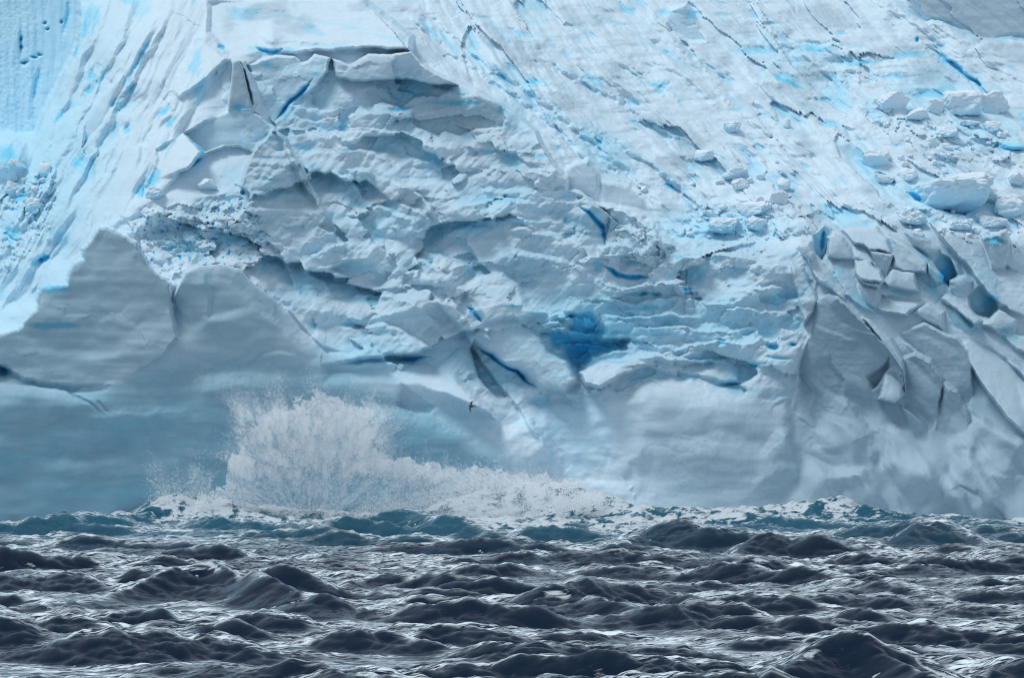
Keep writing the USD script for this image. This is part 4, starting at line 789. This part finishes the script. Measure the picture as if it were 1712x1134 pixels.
blocks = [
    (1592, 318, 150, 72, "largest pale slab of ice tilted above the deep blue crevasse", .45, .2, False), (1466, 265, 54, 36, "pointed pale block above the end of a thin blue crack on the snow slope", .4, .2, False),
    (1478, 296, 42, 24, "low flat block in front of the pointed pale block on the slope", .2, .3, True), (1520, 292, 46, 26, "low white block between the pointed block and the large tilted slab", .2, .4, False),
    (1492, 170, 70, 40, "smooth domed block at the lower edge of the blue banded upper face", .3, .5, False), (1612, 172, 80, 56, "tall notched outcrop block below the long dark crack at upper right", .35, .2, False),
    (1660, 172, 64, 48, "broad hump of snowy ice right of the tall notched outcrop", .2, .5, False), (1563, 178, 34, 36, "upright grey white block left of the tall notched outcrop", .3, .2, False),
    (1532, 192, 50, 34, "sharp edged block between the domed block and the upright grey one", .2, .2, False), (1484, 184, 18, 14, "small pyramid of ice at the foot of the smooth domed block", .3, .1, False),
    (1690, 238, 66, 34, "glowing blue undercut block at the right edge of the picture", .8, .3, False), (1660, 212, 36, 26, "rounded pale blue block just above the glowing undercut block", .4, .4, False),
    (1622, 205, 40, 16, "flat blue tinted slab lying below the tall notched outcrop", .4, .2, True), (1582, 222, 44, 26, "pale block with blue cuts near the middle of the upper rubble field", .45, .3, False),
    (1226, 212, 36, 24, "angular boulder alone on the smooth upper slope", .45, .3, False), (1316, 206, 16, 22, "small upright tooth of ice on the crest of a long furrow", .25, .2, False), (1178, 262, 40, 30, "rough chunk with a bright blue hollow under its left side", .5, .5, False),
    (1310, 308, 28, 26, "round grey white boulder on the lower snow slope", .25, .8, False), (1238, 309, 36, 26, "lumpy boulder left of the round grey white boulder", .3, .7, False), (1304, 330, 40, 30, "small white pyramid just below the round boulder", .15, .2, False),
    (1232, 290, 52, 26, "pile of pale chunks above the lumpy boulder", .4, .5, False), (1212, 376, 66, 36, "flat topped blue sided block on the ledge above the blue bedded ice", .6, .35, True), (1266, 374, 46, 26, "smaller flat topped block beside the blue sided one on the ledge", .4, .35, True),
    (1262, 348, 70, 34, "wide white wedge of ice leaning behind the flat topped blocks", .3, .2, False), (1075, 316, 18, 14, "little boulder perched on the scarp below the long furrows", .3, .8, False),
    (346, 312, 38, 32, "angular block sitting on the ledge left of the grey spur", .35, .25, False), (259, 323, 40, 28, "wedge shaped block at the left end of the ledge, left of the angular block", .45, .2, False),
    (58, 346, 36, 36, "square edged bright blue block at the foot of the left slope", .7, .15, True), (76, 284, 26, 28, "small blue block above the square edged one on the left", .6, .2, True),
    (22, 318, 40, 36, "rounded blue block at the left edge below the icy dome", .6, .5, False), (28, 275, 34, 22, "pale block at the base of the icy dome on the left edge", .5, .5, False),
    (1690, 345, 60, 48, "large white block cut by the right edge, right of the tilted slab", .35, .25, False), (1694, 300, 46, 28, "low white block at the right edge above the large cut one", .3, .4, False), (1660, 372, 56, 26, "flat white block in front of the large tilted slab", .3, .3, True),
    (1600, 374, 60, 26, "long low block lying below the deep blue crevasse", .25, .4, True), (1520, 366, 64, 28, "broken white block at the top of the serac cliff", .3, .4, False), (1655, 328, 40, 34, "pale block pressed against the right end of the tilted slab", .3, .3, False)]
for i, (u, v, w, h, lab, bl, ro, fl) in enumerate(blocks):
    ice_block(u, v, w, h, lab, 500 + i, bl, ro, flat=fl)
r4 = np.random.default_rng(5)
for (u0, u1, v0, v1, n, lab, grp) in ((1470, 1700, 205, 290, 40, "small chunk of white ice in the rubble field below the notched outcrop", "chunks in the upper right rubble field"), (1150, 1330, 270, 400, 28, "small chunk of ice scattered above the blue bedded ledge", "chunks above the blue bedded ledge"),
                                     (1500, 1705, 345, 395, 22, "small chunk of ice along the top of the serac cliff", "chunks along the serac cliff top"), (0, 90, 290, 400, 16, "small bluish chunk at the foot of the left slope", "chunks at the foot of the left slope")):
    for k in range(n):
        w = r4.uniform(7, 19)
        ice_block(r4.uniform(u0, u1), r4.uniform(v0, v1), w, w * r4.uniform(0.5, 0.85), lab, int(r4.integers(1e6)), r4.uniform(0.1, 0.5), 0.4, grp)

# ---------------------------------------------------------------- the petrel
bird_dark = M("dark_plumage", {"geo": ("geometry", {}), "n": ("noise_texture", {"scale": 40.0}), "r": ("rgb_ramp", {"ramp": [(0.3, (0.006, 0.007, 0.011)), (0.7, (0.015, 0.016, 0.022))]}), "p": ("principled_bsdf", {"roughness": 0.7})},
              [("geo.position", "n.vector"), ("n.fac", "r.fac"), ("r.color", "p.base_color")], surface="p.BSDF")
bird_pale = M("pale_plumage", {"p": ("principled_bsdf", {"base_color": (0.45, 0.45, 0.46), "roughness": 0.8})}, surface="p.BSDF")
BY = -190.0
B0 = world(np.array(788.0), np.array(679.6), np.array(BY)); BS = (BY + 350.0) / FPX
def bp(u, v, y=0.0):
    return np.array([(u - 788.0) * BS, y, -(v - 679.6) * BS])
bird = thing("seabird", "dark petrel with bent wings flying low before the ice wall", "seabird", B0)
def loft(points, radii, squash, n=12):
    """a closed body through points with elliptical sections; squash = (across the view, in the picture)"""
    pp = np.array(points); tan = np.gradient(pp, axis=0); tan /= np.linalg.norm(tan, axis=1, keepdims=True)
    up = np.array([0, -1.0, 0]); vs_, fs = [], []
    for p, t, r in zip(pp, tan, radii):
        a = np.cross(t, up); a /= np.linalg.norm(a); b_ = np.cross(a, t)
        th = np.linspace(0, 2 * np.pi, n, endpoint=False)
        vs_ += list(p + r * (np.cos(th)[:, None] * a * squash[1] + np.sin(th)[:, None] * b_ * squash[0]))
    for i in range(len(pp) - 1):
        for j in range(n):
            fs.append((i * n + j, i * n + (j + 1) % n, (i + 1) * n + (j + 1) % n, (i + 1) * n + j))
    f3 = [t for q in fs for t in ((q[0], q[1], q[2]), (q[0], q[2], q[3]))]
    f3 += [(0, j + 1, j) for j in range(1, n - 1)]; e = (len(pp) - 1) * n
    f3 += [(e, e + j, e + j + 1) for j in range(1, n - 1)]
    return trimesh.Trimesh(np.array(vs_), np.array(f3), process=False)
def bpart(name, mesh, mat, parent=bird):
    v_, f_, n_ = meshkit.arrays(mesh, 40)
    return raw_mesh(name, v_, f_, mat, parent, n_)
body = bpart("body", loft([bp(783.2, 678.7), bp(784.2, 678.6), bp(785.6, 678.7), bp(787.5, 679.3), bp(789.5, 679.7), bp(791.5, 679.8), bp(793.2, 679.8)], [.008, .035, .042, .058, .055, .035, .014], (1, 1)), bird_dark)
bpart("beak", loft([bp(783.4, 678.7), bp(782.6, 678.8), bp(782.0, 679.0)], [.010, .008, .002], (1, .8)), bird_dark)
bpart("belly", loft([bp(786.2, 679.1, -.03), bp(787.6, 679.2, -.045), bp(789.0, 679.4, -.03)], [.008, .02, .006], (1, 1)), bird_pale)
bpart("tail", loft([bp(792.6, 679.8), bp(794.5, 680.0), bp(796.2, 680.3)], [.02, .032, .010], (.35, 1)), bird_dark)
wing_mesh = lambda pts, r: loft(pts, r, (.18, 1), 10)
bpart("wing", wing_mesh([bp(788.6, 679.2, .02), bp(788.0, 677.2, .10), bp(787.2, 674.6, .16), bp(788.4, 672.8, .2), bp(790.6, 671.8, .24), bp(791.8, 671.3, .26)], [.055, .055, .05, .035, .022, .006]), bird_dark)
bpart("wing", wing_mesh([bp(788.0, 680.0, -.03), bp(786.2, 681.6, -.12), bp(785.4, 683.6, -.18), bp(785.8, 686.0, -.24), bp(786.8, 688.4, -.28), bp(787.6, 690.2, -.30)], [.05, .05, .045, .036, .024, .006]), bird_dark)
